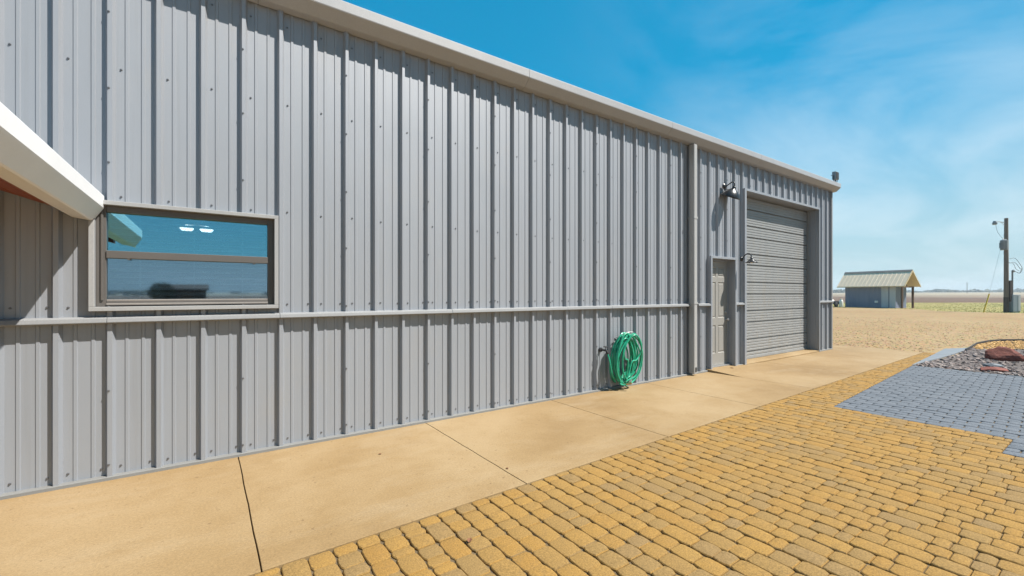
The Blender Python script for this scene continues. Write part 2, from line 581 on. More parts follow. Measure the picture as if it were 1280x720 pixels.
def empty(name, loc, label, cat, group=None, rz=0.0):
    o = bpy.data.objects.new(name, None)
    COL.objects.link(o)
    o.location = loc
    o.rotation_euler = (0, 0, rz)
    o.empty_display_size = 0.1
    return tag(o, label, cat, group)


def put(o, root):
    """Parent a mesh written in world coordinates to its thing's Empty."""
    o.parent = root
    o.matrix_parent_inverse = Matrix.Translation(root.location).inverted()
    return o


def vp(Z, lat, z=0.0):
    """A point Z metres ahead of where the photographer stood and lat metres to the right."""
    p = CAM + FW * Z + RT * lat
    return Vector((p.x, p.y, z))


def stones(name, mat, spots, label=None, cat=None, parent=None):
    """Many small faceted stones in one mesh: spots = (x, y, z, radius)."""
    vs, fs = [], []
    base = [(1, 0, 0), (0, 1, 0), (-1, 0, 0), (0, -1, 0), (0.55, 0.5, 0.75), (-0.5, 0.6, 0.7), (-0.6, -0.5, 0.75), (0.5, -0.6, 0.7)]
    faces = [(0, 1, 4), (1, 2, 5), (2, 3, 6), (3, 0, 7), (1, 5, 4), (2, 6, 5), (3, 7, 6), (0, 4, 7), (4, 5, 6, 7)]
    for x, y, z, r in spots:
        a = random.uniform(0, 6.28); ca, sa = math.cos(a), math.sin(a)
        ex, ey, ez = random.uniform(.7, 1.4), random.uniform(.6, 1.1), random.uniform(.5, 1.0)
        o = len(vs)
        tx, ty = random.uniform(-.4, .4), random.uniform(-.4, .4)
        for bx, by, bz in base:
            px, py = bx * ex * random.uniform(.8, 1.15), by * ey * random.uniform(.8, 1.15)
            pz = bz * ez * random.uniform(.8, 1.15) + tx * px + ty * py
            vs.append((x + (px * ca - py * sa) * r, y + (px * sa + py * ca) * r, z + pz * r))
        fs += [tuple(i + o for i in f) for f in faces]
    me = bpy.data.meshes.new(name); me.from_pydata(vs, [], fs); me.materials.append(mat)
    o = bpy.data.objects.new(name, me); COL.objects.link(o)
    return o


def inside(p, poly):
    c = False; n = len(poly); x, y = p
    for i in range(n):
        x1, y1 = poly[i]; x2, y2 = poly[i - 1]
        if (y1 > y) != (y2 > y) and x < (x2 - x1) * (y - y1) / (y2 - y1) + x1:
            c = not c
    return c


def sheet(name, poly, z, mat, kind='structure'):
    me = bpy.data.meshes.new(name)
    me.from_pydata([(x, y, z) for x, y in poly], [], [tuple(range(len(poly)))])
    bm = bmesh.new(); bm.from_mesh(me); bmesh.ops.triangulate(bm, faces=bm.faces)
    for f in bm.faces:
        if f.normal.z < 0: f.normal_flip()
    bm.to_mesh(me); bm.free()
    me.materials.append(mat)
    o = bpy.data.objects.new(name, me); COL.objects.link(o)
    o['kind'] = kind
    return o


def ragged(pts, step, amp):
    """A closed outline with its edges roughened."""
    res = []
    for i in range(len(pts)):
        a, b = Vector(pts[i]), Vector(pts[(i + 1) % len(pts)])
        n = max(1, int((b - a).length / step))
        for k in range(n):
            p = a.lerp(b, k / n)
            res.append((p.x + random.uniform(-amp, amp), p.y + random.uniform(-amp, amp)))
    return res

# ------------------------------------------------------------------ terrain
def ground_z(r):
    if r < 230: return -0.08
    t = min((r - 230) / 700, 1)
    return -0.08 + 3.2 * t * t * (3 - 2 * t)

rad = [0, 8, 20, 40, 70, 110, 160, 230, 290, 350, 420, 500, 580, 660, 740, 820, 930, 1100, 1400, 2000, 3000]
NA = 120
vs = [(0, 0, -0.08)]; fs = []
for k, r in enumerate(rad[1:]):
    for a in range(NA):
        t = 2 * math.pi * a / NA
        z = ground_z(r) + (0.9 * math.sin(3 * t + r * 0.003) + 0.6 * math.sin(7 * t + 1.3)) * min(1, max(0, (r - 300) / 400)) * 0.25
        vs.append((r * math.cos(t), r * math.sin(t), z))
for a in range(NA):
    fs.append((0, 1 + a, 1 + (a + 1) % NA))
for k in range(len(rad) - 2):
    for a in range(NA):
        i, j = 1 + k * NA + a, 1 + k * NA + (a + 1) % NA
        fs.append((i, i + NA, j + NA, j))
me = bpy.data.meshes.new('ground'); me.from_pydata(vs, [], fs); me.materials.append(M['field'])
me.polygons.foreach_set('use_smooth', [True] * len(fs))
ground = bpy.data.objects.new('ground', me); COL.objects.link(ground)
tag(ground, kind='structure')

V2 = lambda Z, lat: tuple(vp(Z, lat)[:2])
grass_poly = ragged([V2(72, -20), V2(73, 45), V2(74, 80), V2(74, 130), V2(20, 120), V2(20, 45), V2(30, 41), V2(36, 36), V2(46, 36), V2(50, 30), V2(52, 20), V2(52, -20)], 3.0, 0.8)
grass = sheet('lawn', grass_poly, -0.045, M['grass'])
yard_poly = ragged([(14.75, 40), (14.75, 10), (14.2, -1.2), (14.2, -12), (20, -30), V2(24, 60), V2(31, 47.5), V2(33.6, 38.6), V2(37.5, 37.0), V2(41.5, 38.8), V2(45.5, 37.0), V2(50.5, 33), V2(56, 20), V2(60, 5), V2(58, -10)], 1.6, 0.12)
yard = sheet('gravel_yard', yard_poly, -0.02, M['yard'])
back_poly = ragged([(-40, -9.2), (20, -9.2), (22, -34), (-40, -34)], 3, 0.3)
sheet('rear_gravel_yard', back_poly, -0.022, M['yard'])

# ------------------------------------------------------------------ concrete walk, sections with open joints
EDGE = lambda x: -2.01 + (x - 1.15) * (0.455 / 14.8)       # front edge of the walk
JOINTS = [-6.0, -2.65, 1.19, 3.02, 4.90, 6.95, 8.76, 10.9, 13.2, 15.9]
gap = 0.0036
for i in range(len(JOINTS) - 1):
    a, b = JOINTS[i] + gap, JOINTS[i + 1] - gap
    raised = 0.055 if abs(JOINTS[i] - 8.76) < 0.01 else 0.0
    mb = MB()
    n = 14
    y_in = 0.10
    if a > 10: y_in = 0.10
    def edge_pts(x0, k0):
        pts = []
        for k in range(n + 1):
            t = k / n
            y = y_in + (EDGE(x0) + 0.004 - y_in) * t
            wob = 0.0016 * math.sin(k * 1.3 + k0) + 0.0007 * math.sin(k * 3.1 + k0 * 2) if abs(x0 - 1.19) < 0.02 else 0.002 * math.sin(k * 2.2 + k0)
            drift = 0.02 * t if abs(x0 - 1.19) < 0.02 else (0.03 * (t - .5) if i % 2 else 0)
            pts.append((x0 + wob + (drift if abs(x0 - 1.19) < 0.02 else 0), y))
        return pts
    L = edge_pts(a, JOINTS[i] * 3); Rr = edge_pts(b, JOINTS[i + 1] * 3)
    if i == len(JOINTS) - 2:
        Rr = [(x + 0.02 * math.sin(k * 1.7), y) for k, (x, y) in enumerate(Rr)]
    top, bot = [], []
    for k in range(n + 1):
        t = k / n
        for q, (x, y) in enumerate((L[k], Rr[k])):
            h = raised * max(0, 1 - t / 0.40) if q == 0 else 0.0
            top.append((x, y, h)); bot.append((x, y, -0.10))
    m0 = len(top)
    faces = []
    for k in range(n):
        faces.append((2 * k, 2 * k + 1, 2 * k + 3, 2 * k + 2))
        faces.append((m0 + 2 * k + 2, m0 + 2 * k + 3, m0 + 2 * k + 1, m0 + 2 * k))
        faces.append((2 * k, 2 * k + 2, m0 + 2 * k + 2, m0 + 2 * k))
        faces.append((2 * k + 1, m0 + 2 * k + 1, m0 + 2 * k + 3, 2 * k + 3))
    faces.append((0, m0, m0 + 1, 1)); faces.append((2 * n, 2 * n + 1, m0 + 2 * n + 1, m0 + 2 * n))
    mb.add(top + bot, faces)
    o = mb.build('concrete_walk', M['concrete'], bevel=0.003, seg=2)
    tag(o, kind='structure')
# sub-base seen down the joints
sub = MB().extrude_z([(-6, 0.2), (15.85, 0.2), (15.85, EDGE(15.85) + 0.02), (-6, EDGE(-6) + 0.02)], -0.14, -0.06).build('walk_bedding', M['sand'])
tag(sub, kind='structure')
# apron past the corner of the building
apr = MB().extrude_z([(14.80, 0.11), (15.89, 0.11), (15.86, 0.42), (14.80, 0.30)], -0.10, -0.002).build('concrete_apron', M['concrete'], bevel=0.004)
tag(apr, kind='structure')

# ------------------------------------------------------------------ pavers
GREY = [(7.74, -2.38), (15.9, -1.62), (15.9, -1.585)]
def grey_edge(x): return -2.38 + (x - 7.74) * 0.0735
def is_grey(x, y):
    if x > 7.73 and y < grey_edge(x): return True
    return 7.07 < x <= 7.73 and y < -3.95
def in_bed(x, y):
    return x > 13.02 - (-1.99 - y) * 0.02 and y < grey_edge(x)

def pave(name, want, mat, zt, lengths):
    vs, fs = [], []
    row = 0.134; x = 7.73 - 0.134 * 82
    rnd = random.Random(5 if want else 7)
    while x < 13.7:
        xm = x + row / 2
        # the stretch of this row that belongs to this colour, with a clean cut where the two colours meet
        if xm > 7.73:   cutl = lambda q: grey_edge(q)
        elif xm > 7.06: cutl = lambda q: -3.95
        else:           cutl = lambda q: -9.0
        g = 0.003 if want else 0.0026
        x0, x1 = x + g, x + row - g
        if want: top = cutl; end = lambda q: -9.0
        else:    top = lambda q: EDGE(q) - 0.006; end = cutl
        y = top(xm); stop = end(xm); first = True
        while y > stop + 1e-4:
            ln = rnd.choice(lengths)
            if first: ln *= rnd.choice((0.5, 0.8, 1.0)) if not want else (0.5, 1.0)[round((x - 7.73) / row) % 2]
            yn = y - ln
            last = yn < stop + 0.035
            if last: yn = stop
            gy = 0.0055 if want else 0.0022
            ya = (top(x0) if first else y, top(x1) if first else y)
            yb = (end(x0) if last else yn, end(x1) if last else yn)
            cx, cy = xm, (y + yn) / 2
            L_ = y - yn
            first = False; y = yn
            if in_bed(cx, cy): continue
            dz = rnd.uniform(-0.003, 0.003); tx, ty = rnd.uniform(-.014, .014), rnd.uniform(-.010, .010)
            jit = lambda a=0.002: rnd.uniform(-a, a)
            c, cl_ = 0.011, min(0.026, L_ * .3)
            b = 0.0015
            oc = [(x0 + c, yb[0] + gy), (x1 - c, yb[1] + gy), (x1 - .001, yb[1] + cl_), (x1 + b, cy), (x1 - .001, ya[1] - cl_), (x1 - c, ya[1] - gy), (x0 + c, ya[0] - gy), (x0 + .001, ya[0] - cl_), (x0 - b, cy), (x0 + .001, yb[0] + cl_)]
            oc = [(px + jit(), py + jit(.001)) for px, py in oc]
            n = len(oc)
            o = len(vs)
            ins = lambda px, py, d: (px - (d if px > cx else -d) * (1 if abs(px - cx) > .03 else 0), py - max(-1, min(1, (py - cy) / (L_ * .5 + 1e-6))) * d)
            pl = lambda qx, qy: dz + tx * (qx - cx) + ty * (qy - cy)
            for px, py in oc: vs.append((px, py, zt - 0.035))
            for px, py in oc: vs.append((px, py, zt - 0.0075 + pl(px, py)))
            for px, py in oc:
                qx, qy = ins(px, py, .004); vs.append((qx, qy, zt - 0.0022 + pl(qx, qy)))
            for px, py in oc:
                qx, qy = ins(px, py, .013); vs.append((qx, qy, zt + pl(qx, qy)))
            for k in range(3):
                for i in range(n):
                    j = (i + 1) % n
                    fs.append((o + k * n + i, o + k * n + j, o + (k + 1) * n + j, o + (k + 1) * n + i))
            fs.append(tuple(o + 3 * n + i for i in range(n)))
        x += row
    me = bpy.data.meshes.new(name); me.from_pydata(vs, [], fs); me.materials.append(mat)
    me.polygons.foreach_set('use_smooth', [True] * len(fs))
    me.set_sharp_from_angle(angle=R(22))
    o = bpy.data.objects.new(name, me); COL.objects.link(o)
    tag(o, kind='structure')
    return o
pave('golden_paving', False, M['paver_gold'], 0.002, (0.08, 0.105, 0.125, 0.135, 0.15, 0.18, 0.205))
pave('grey_paving', True, M['paver_grey'], 0.002, (0.20,))
bedding = sheet('paving_bedding', [(-3.3, EDGE(-3.3) - .003), (15.86, EDGE(15.86) - .003), (15.86, -1.80), (13.02, -2.0), (12.9, -9.05), (-3.3, -9.05)], -0.0135, M['sand'])

# gold strip that runs on to the end of the walk
def strip_pavers():
    vs, fs = [], []
    mb = MB()
    x = 7.73 + .134 * 45
    while x < 15.78:
        y = EDGE(x) - 0.006
        while y > grey_edge(x) + 0.03:
            ln = random.choice((0.09, 0.135, 0.185))
            y2 = max(y - ln, grey_edge(x))
            mb.box((x + .004, y2 + .004, -0.03), (x + .130, y - .004, 0.001 + random.uniform(-.002, .002)))
            y = y2
        x += .134
    o = mb.build('golden_paving_strip', M['paver_gold'], bevel=0.006)
    tag(o, kind='structure')
strip_pavers()

# ------------------------------------------------------------------ garden bed
BED = [(13.03, -2.02), (14.5, -2.08), (15.82, -2.13), (17.2, -2.10), (18.1, -2.05), (19.58, -1.95), (20.71, -2.02), (21.46, -2.18), (22.3, -2.70), (24.0, -4.0), (25.0, -7.0), (23.0, -10.5), (18.0, -11.5), (14.3, -9.8), (13.05, -9.0), (13.10, -5.6), (13.10, -3.5)]
bed = sheet('garden_bed', BED, -0.010, M['bed'])
sp = []
gold_zone = [(17.9, -2.16), (18.3, -2.06), (19.58, -1.97), (20.71, -2.04), (21.46, -2.20), (22.3, -2.75), (24.0, -4.0), (23, -4.2), (21.2, -3.5), (18.9, -2.95)]
spg = []
while len(sp) < 5200:
    x, y = 13.0 + 12.0 * random.random() ** 1.6, random.uniform(-9.5, -2.0)
    if inside((x, y), BED) and not inside((x, y), gold_zone):
        sp.append((x, y, -0.012, random.uniform(0.018, 0.05)))
tag(stones('river_stones', M['bed_stone'], sp), 'grey and purple river stones covering the garden bed', 'stones', kind='stuff')
while len(spg) < 2600:
    x, y = random.uniform(17, 24), random.uniform(-4.3, -1.9)
    if inside((x, y), gold_zone):
        spg.append((x, y, -0.010, random.uniform(0.012, 0.035)))
tag(stones('orange_gravel', M['gold_stone'], spg), 'orange pea gravel along the far rim of the garden bed', 'gravel', kind='stuff')
ed = MB()
rim = [Vector((p[0], p[1], 0.0)) for p in BED[3:12]]
path = []
for i in range(len(rim) - 1):
    for k in range(6):
        path.append(rim[i].lerp(rim[i + 1], k / 6))
prof = []
rings = []
for i, p in enumerate(path):
    t = (path[min(i + 1, len(path) - 1)] - path[max(0, i - 1)]).normalized(); nrm = Vector((-t.y, t.x, 0))
    h = 0.05
    rings.append([p + nrm * .012 + Vector((0, 0, -.05)), p + nrm * .012 + Vector((0, 0, h)), p - nrm * .012 + Vector((0, 0, h)), p - nrm * .012 + Vector((0, 0, -.05))])
ed.loft(rings)
tag(ed.build('bed_edging', M['edging'], bevel=0.004), 'black edging strip curving round the rock garden bed', 'edging')
# pale concrete kerb flags between walk and bed
kb = MB()
kerb_quads = [[(13.02, -1.985), (15.35, -1.835), (15.75, -2.085), (15.2, -2.075), (13.10, -2.005)], [(15.40, -1.832), (17.22, -1.70), (18.02, -2.02), (17.2, -2.075), (15.80, -2.085)]]
M['kerb'] = painted('grey_kerb_concrete', (0.15, 0.168, 0.19), 0.08, 0.8, dirt=(0.25, 0.24, 0.22))
for q in kerb_quads: kb.extrude_z(q, -0.08, 0.012)
tag(kb.build('concrete_kerb', M['kerb'], bevel=0.006), kind='structure')


def boulder(name, loc, dims, label, seed):
    rnd = random.Random(seed)
    bm = bmesh.new()
    bmesh.ops.create_icosphere(bm, subdivisions=3, radius=1)
    dirs = [Vector((rnd.uniform(-1, 1), rnd.uniform(-1, 1), rnd.uniform(-.6, 1))).normalized() for _ in range(13)]
    lim = [rnd.uniform(0.62, 0.92) for _ in dirs]
    for v in bm.verts:
        p = v.co.copy()
        for d, l in zip(dirs, lim):
            q = p.dot(d)
            if q > l: p -= d * (q - l)
        p += Vector((rnd.uniform(-.02, .02), rnd.uniform(-.02, .02), rnd.uniform(-.02, .02)))
        v.co = Vector((p.x * dims[0], p.y * dims[1], p.z * dims[2]))
    me = bpy.data.meshes.new(name); bm.to_mesh(me); bm.free()
    me.materials.append(M['boulder'])
    o = bpy.data.objects.new(name, me); COL.objects.link(o); o.location = loc
    o.rotation_euler = (0, 0, rnd.uniform(-.2, .2) - 1.0)
    return tag(o, label, 'rock', 'red rocks in the garden bed')
boulder('boulder', (15.75, -2.92, 0.055), (0.41, 0.28, 0.25), 'large angular red boulder lying on the grey stones of the garden bed', 3)
boulder('boulder', (13.42, -3.08, 0.015), (0.24, 0.12, 0.07), 'small flat red rock lying in front of the large red boulder', 8)
bp = boulder('boulder', (14.2, -2.98, 0.010), (0.18, 0.10, 0.05), 'flat pale grey rock lying between the two red rocks', 15)
bp.data.materials[0] = M['kerb']; del bp['group']

# loose stones on the yard near the walk, where single stones still show
sp = []
while len(sp) < 18000:
    u = random.random() ** 1.8
    x = 15.0 + u * 20; y = random.uniform(-4, 12 + u * 18)
    if inside((x, y), yard_poly) and not inside((x, y), BED) and not (x < 15.95 and y < .45) and not (x < 18.3 and y < -1.55):
        sp.append((x, y, -0.025, random.uniform(0.011, 0.026)))
tag(stones('crushed_stone', M['yard_stone'], sp), 'loose crushed stone strewn over the gravel yard', 'gravel', kind='stuff')
# grass blades on the near rim of the lawn
gv, gf = [], []
while len(gf) < 26000:
    Z = 34 + 40 * random.random() ** 1.4; lat = random.uniform(34, 75)
    p = V2(Z, lat)
    if not inside(p, grass_poly) or inside(p, yard_poly): continue
    for q in range(2):
        h = random.uniform(.02, .075); w = random.uniform(.012, .03); a = random.uniform(0, 6.28); lx, ly = random.uniform(-.08, .08), random.uniform(-.08, .08)
        x, y = p[0] + random.uniform(-.1, .1), p[1] + random.uniform(-.1, .1)
        o = len(gv)
        gv += [(x - w * math.cos(a), y - w * math.sin(a), -.05), (x + w * math.cos(a), y + w * math.sin(a), -.05), (x + lx, y + ly, -.05 + h)]
        gf.append((o, o + 1, o + 2))
me = bpy.data.meshes.new('grass_blades'); me.from_pydata(gv, [], gf); me.materials.append(M['blade'])
o = bpy.data.objects.new('grass_blades', me); COL.objects.link(o)
tag(o, 'short yellow green grass growing beyond the gravel yard', 'grass', kind='stuff')

# ------------------------------------------------------------------ the metal building
PITCH = 0.3048
X_L, X_R = -6.0, 14.66
DEPTH = 12.0
PAN = 0.041
bld = empty('metal_building', (4.3, 6.0, 0), 'long grey ribbed metal building with a window, a walk door and a roller door', 'building')
part = lambda mb, name, m, **k: put(mb.build(name, m, **k), bld)

RIB = [(-0.017, PAN), (0.0, 0.0), (0.029, 0.0), (0.046, PAN), (0.101, PAN), (0.105, PAN - 0.006), (0.124, PAN - 0.006), (0.128, PAN), (0.203, PAN), (0.207, PAN - 0.006), (0.226, PAN - 0.006), (0.230, PAN)]
PROF = []
k0 = math.floor(X_L / PITCH) - 1
for k in range(k0, math.ceil(X_R / PITCH) + 2):
    for d, y in RIB: PROF.append((k * PITCH + d, y))

def clipped(x0, x1):
    pts = []
    for (xa, ya), (xb, yb) in zip(PROF, PROF[1:]):
        if xb <= x0 or xa >= x1: continue
        if xa < x0: pts.append((x0, ya + (yb - ya) * (x0 - xa) / (xb - xa)))
        elif not pts or pts[-1] != (xa, ya): pts.append((xa, ya))
        if xb > x1: pts.append((x1, ya + (yb - ya) * (x1 - xa) / (xb - xa))); break
        pts.append((xb, yb))
    res = []
    for p in pts:
        if not res or (abs(p[0] - res[-1][0]) + abs(p[1] - res[-1][1])) > 1e-6: res.append(p)
    return res

Z_RAIL0, Z_RAIL1, Z_EAVE = 1.25, 1.30, 4.24
WX0, WX1, WZ0, WZ1 = 0.235, 1.478, 1.385, 2.195       # window opening in the sheet
DX0, DX1, DZ1 = 8.87, 9.70, 2.17                       # walk door opening
OX0, OX1, OZ1 = 10.14, 13.74, 3.63                     # roller door opening

def screw(mb, x, z, y):
    n = 6; r = 0.0062
    a0 = random.uniform(0, 1)
    mb.loft([[(x + rr * math.cos(a0 + 6.2832 * k / n), yy, z + rr * math.sin(a0 + 6.2832 * k / n)) for k in range(n)]
             for rr, yy in ((r * 1.5, y), (r * 1.5, y - .002), (r, y - .0025), (r * .95, y - .008))], 1)

def panels(zones, rows, name):
    mb = MB()
    for x0, x1, z0, z1 in zones:
        p = clipped(x0, x1)
        mb.loft([[(x, y, z0) for x, y in p], [(x, y, z1) for x, y in p]], 0, close=False, caps=False)
    def free(x, z): return any(a + .02 < x < b - .02 and c < z < d for a, b, c, d in zones)
    for z, offs in rows:
        for k in range(k0, math.ceil(X_R / PITCH) + 1):
            for d in offs:
                x = k * PITCH + d
                if free(x, z): screw(mb, x + random.uniform(-.004, .004), z + random.uniform(-.006, .006), PAN)
    for k in range(k0, math.ceil(X_R / PITCH) + 1):
        if k % 3 == 1:                                  # side laps, stitched through the rib
            for z in (0.11, 0.70, 1.38, 1.95, 2.55, 3.15, 3.75):
                if free(k * PITCH + .014, z): screw(mb, k * PITCH + .014 - .006, z + random.uniform(-.02, .02), 0.0)
    return part(mb, name, [M['panel'], M['screw']])

up = [(X_L, WX0, Z_RAIL1, Z_EAVE), (WX0, WX1, Z_RAIL1, WZ0), (WX0, WX1, WZ1, Z_EAVE), (WX1, DX0, Z_RAIL1, Z_EAVE), (DX0, DX1, DZ1, Z_EAVE), (DX1, OX0, Z_RAIL1, Z_EAVE), (OX0, OX1, OZ1, Z_EAVE), (OX1, X_R, Z_RAIL1, Z_EAVE)]
panels(up, [(1.385, (.075, .262)), (2.28, (.075,)), (3.32, (.075,)), (4.08, (.075,))], 'upper_cladding')
lo = [(X_L, DX0, 0.0, Z_RAIL0), (DX1, OX0, 0.0, Z_RAIL0), (OX1, X_R, 0.0, Z_RAIL0)]
panels(lo, [(0.085, (.075, .262)), (1.21, ())], 'lower_cladding')

# the rail between upper and lower sheets
rl_i = []
for a, b in ((X_L, 1.9 * PITCH * 0 + 0.305), (0.307, 1.524), (1.526, 3.35), (3.352, 5.18), (5.182, 6.10), (6.102, 8.155), (8.43, 8.845), (9.735, 10.075), (13.79, X_R)):
    rl_i.append(MB().extrude_x([(PAN + .005, 1.306), (-.006, 1.304), (-.032, 1.294), (-.040, 1.262), (-.034, 1.252), (PAN + .005, 1.252)], a, b))
for q in rl_i: part(q, 'rail_trim', M['trim'], bevel=0.003)
M['base_trim'] = painted('base_trim_paint', (0.17, 0.168, 0.162), 0.05, 0.6)
bt = MB()
for a, b in ((X_L, DX0 - .03), (DX1 + .03, OX0 - .06), (OX1 + .05, X_R)):
    bt.extrude_x([(PAN + .02, .030), (-.004, .028), (-.012, .024), (-.014, -.002), (PAN + .02, -.002)], a, b)
part(bt, 'base_trim', M['base_trim'], bevel=0.002)
ct = MB()
ct.extrude_z([(X_R - .055, -.008), (X_R + .012, -.008), (X_R + .012, .11), (X_R - .002, .11), (X_R - .002, .006), (X_R - .055, .006)], 0.0, 4.22)
part(ct, 'corner_trim', M['trim'], bevel=0.003)
sd = MB()
sd.box((X_R - .004, .108, 0), (X_R + .006, DEPTH, 4.18)); sd.box((X_L, .108, 0), (X_L + .01, DEPTH, 4.18)); sd.box((X_L, DEPTH, 0), (X_R, DEPTH + .02, 4.18))
part(sd, 'plain_wall', M['panel'])
rf = MB()
rf.extrude_x([(-.09, 4.375), (DEPTH / 2, 4.375 + .5), (DEPTH + .15, 4.375), (DEPTH + .15, 4.345), (DEPTH / 2, 4.345 + .5), (-.09, 4.345)], X_L - .1, X_R + .06)
for k in range(k0, math.ceil(X_R / PITCH)):
    x = k * PITCH
    if x < X_L: continue
    rf.loft([[(x - .03, -.09, 4.374), (x - .012, -.09, 4.40), (x + .012, -.09, 4.40), (x + .03, -.09, 4.374)], [(x - .03, DEPTH / 2, 4.874), (x - .012, DEPTH / 2, 4.90), (x + .012, DEPTH / 2, 4.90), (x + .03, DEPTH / 2, 4.874)]])
part(rf, 'roof', M['trim'])
# gable ends
for x in (X_L + .004, X_R - .002):
    gb = MB().extrude_x([(.1, 4.17), (DEPTH, 4.17), (DEPTH, 4.35), (DEPTH / 2, 4.84), (.1, 4.35)], x, x + .008)
    part(gb, 'gable_wall', M['panel'])
# eave gutter: upright face, sloping lower face, underside back to the wall
gt = MB()
gprof = [(.03, 4.384), (-.10, 4.412), (-.154, 4.422), (-.160, 4.412), (-.160, 4.318), (-.156, 4.308), (-.066, 4.226), (-.054, 4.220), (.03, 4.210)]
cuts = [X_L - .1, 1.35, 4.40, 7.45, 10.50, X_R + .12]
for a, b in zip(cuts, cuts[1:]):
    gt.extrude_x(gprof, a + .0008, b - .0008)
part(gt, 'gutter', M['pale_trim'], bevel=0.004)
# downspout
ds = MB()
dx0, dx1, dd = 8.165, 8.268, 0.098
ds.extrude_z([(dx0, -.004), (dx0, -dd), (dx0 + .012, -dd - .008), (dx1 - .012, -dd - .008), (dx1, -dd), (dx1, -.004)], 0.035, 4.20)
dso = part(ds, 'downspout', M['downspout'], bevel=0.004)
op = MB().box((dx0 + .035, -dd - .014, .07), (dx0 + .075, -dd - .0085, .15))
oo = put(op.build('outlet_opening', M['rubber']), bld); oo.parent = dso; oo.matrix_parent_inverse = Matrix.Translation(bld.location).inverted() if False else oo.matrix_parent_inverse
for z in (1.30, 2.85):
    st = MB(); st.box((dx0 - .035, -.010, z), (dx0 - .0005, -.002, z + .035)); st.box((dx0 - .006, -dd - .014, z), (dx1 + .006, -dd - .0085, z + .035)); st.box((dx0 - .006, -dd - .0085, z), (dx0 - .0006, -.002, z + .035)); st.box((dx1 + .0006, -dd - .0085, z), (dx1 + .006, -.002, z + .035))
    so = put(st.build('strap', M['downspout']), bld); so.parent = dso

# window
wp = put(MB().build('window', M['trim']), bld) if False else None
casing = MB()
c = 0.034
for a, b in (((WX0 - c, -.042, WZ0 - c), (WX1 + c, PAN + .004, WZ0)), ((WX0 - c, -.042, WZ1), (WX1 + c, PAN + .004, WZ1 + c)), ((WX0 - c, -.042, WZ0), (WX0, PAN + .004, WZ1)), ((WX1, -.042, WZ0), (WX1 + c, PAN + .004, WZ1))):
    casing.box(a, b)
win = part(casing, 'window', M['casing'], bevel=0.003)
def sub(mb, name, m, par, **k):
    o = put(mb.build(name, m, **k), bld); o.parent = par; return o
fr = MB()
fy0, fy1 = 0.012, 0.085
fl = 0.062
fr.box((WX0 + .001, fy0, WZ0 + .001), (WX0 + fl, fy1, WZ1 - .001)); fr.box((WX1 - .050, fy0, WZ0 + .001), (WX1 - .001, fy1, WZ1 - .001))
fr.box((WX0 + fl + .0005, fy0, WZ1 - .050), (WX1 - .0505, fy1, WZ1 - .001)); fr.box((WX0 + fl + .0005, fy0, WZ0 + .001), (WX1 - .0505, fy1, WZ0 + .042))
fr.box((WX0 + fl + .0005, fy0 - .010, 1.775), (WX1 - .0505, fy1 - .01, 1.835))
fr.box((WX0 + .03, fy0 - .012, WZ0 + .05), (WX0 + .046, fy0 - .0005, WZ1 - .05))
sub(fr, 'frame', M['bronze'], win, bevel=0.003)
sl = MB().box((WX0 + fl + .001, fy0 - .016, WZ0 + .012), (WX1 - .051, fy0 - .001, WZ0 + .028)); sl.box((WX0 + fl + .001, fy0 + .002, WZ0 + .043), (WX1 - .051, fy0 + .03, WZ0 + .058))
sub(sl, 'sill', M['sill_paint'], win, bevel=0.003)
gx0, gx1 = WX0 + fl - .004, WX1 - .047
g1 = MB().box((gx0, .052, 1.832), (gx1, .056, WZ1 - .047)); sub(g1, 'upper_pane', M['glass'], win)
g2 = MB().box((gx0, .044, WZ0 + .040), (gx1, .048, 1.778)); sub(g2, 'lower_pane', M['screen_glass'], win)
for x in (WX0 + .19, WX1 - .17):
    cl = MB().box((x, fy0 - .014, 1.765), (x + .018, fy0 + .01, 1.7745))
    sub(cl, 'sash_latch', M['bronze'], win)
bl = MB()
z = WZ0 + .05
while z < WZ1 - .06:
    tilt = 0.0125
    bl.loft([[(gx0 + .01, .098, z - tilt), (gx1 - .01, .098, z - tilt), (gx1 - .01, .098, z - tilt + .0022), (gx0 + .01, .098, z - tilt + .0022)],
             [(gx0 + .01, .123, z + .003), (gx1 - .01, .123, z + .003), (gx1 - .01, .123, z + .0052), (gx0 + .01, .123, z + .0052)],
             [(gx0 + .01, .148, z + tilt), (gx1 - .01, .148, z + tilt), (gx1 - .01, .148, z + tilt + .0022), (gx0 + .01, .148, z + tilt + .0022)]])
    z += 0.050
for x in (gx0 + .2, (gx0 + gx1) / 2, gx1 - .2):
    for y in (.097, .149):
        bl.tube([(x, y, WZ0 + .04), (x, y, WZ1 - .05)], .0012, 4)
bl.box((gx0 + .005, .095, WZ1 - .06), (gx1 - .005, .15, WZ1 - .03))
sub(bl, 'blinds', M['blind'], win)
rm = MB()
rx0, rx1, ry0, ry1, rz0, rz1 = -1.2, 3.2, .16, 3.6, 0.0, 2.7
rm.box((rx0, ry1, rz0), (rx1, ry1 + .05, rz1)); rm.box((rx0 - .05, ry0, rz0), (rx0, ry1, rz1)); rm.box((rx1, ry0, rz0), (rx1 + .05, ry1, rz1))
rm.box((rx0, ry0, rz1), (rx1, ry1, rz1 + .05)); rm.box((rx0, ry0, rz0 - .05), (rx1, ry1, rz0))
rm.box((rx0, ry0 - .02, rz0), (WX0 - .01, ry0, rz1)); rm.box((WX1 + .01, ry0 - .02, rz0), (rx1, ry0, rz1)); rm.box((WX0 - .01, ry0 - .02, rz0), (WX1 + .01, ry0, WZ0 - .01)); rm.box((WX0 - .01, ry0 - .02, WZ1 + .01), (WX1 + .01, ry0, rz1))
part(rm, 'inner_room', M['room'])

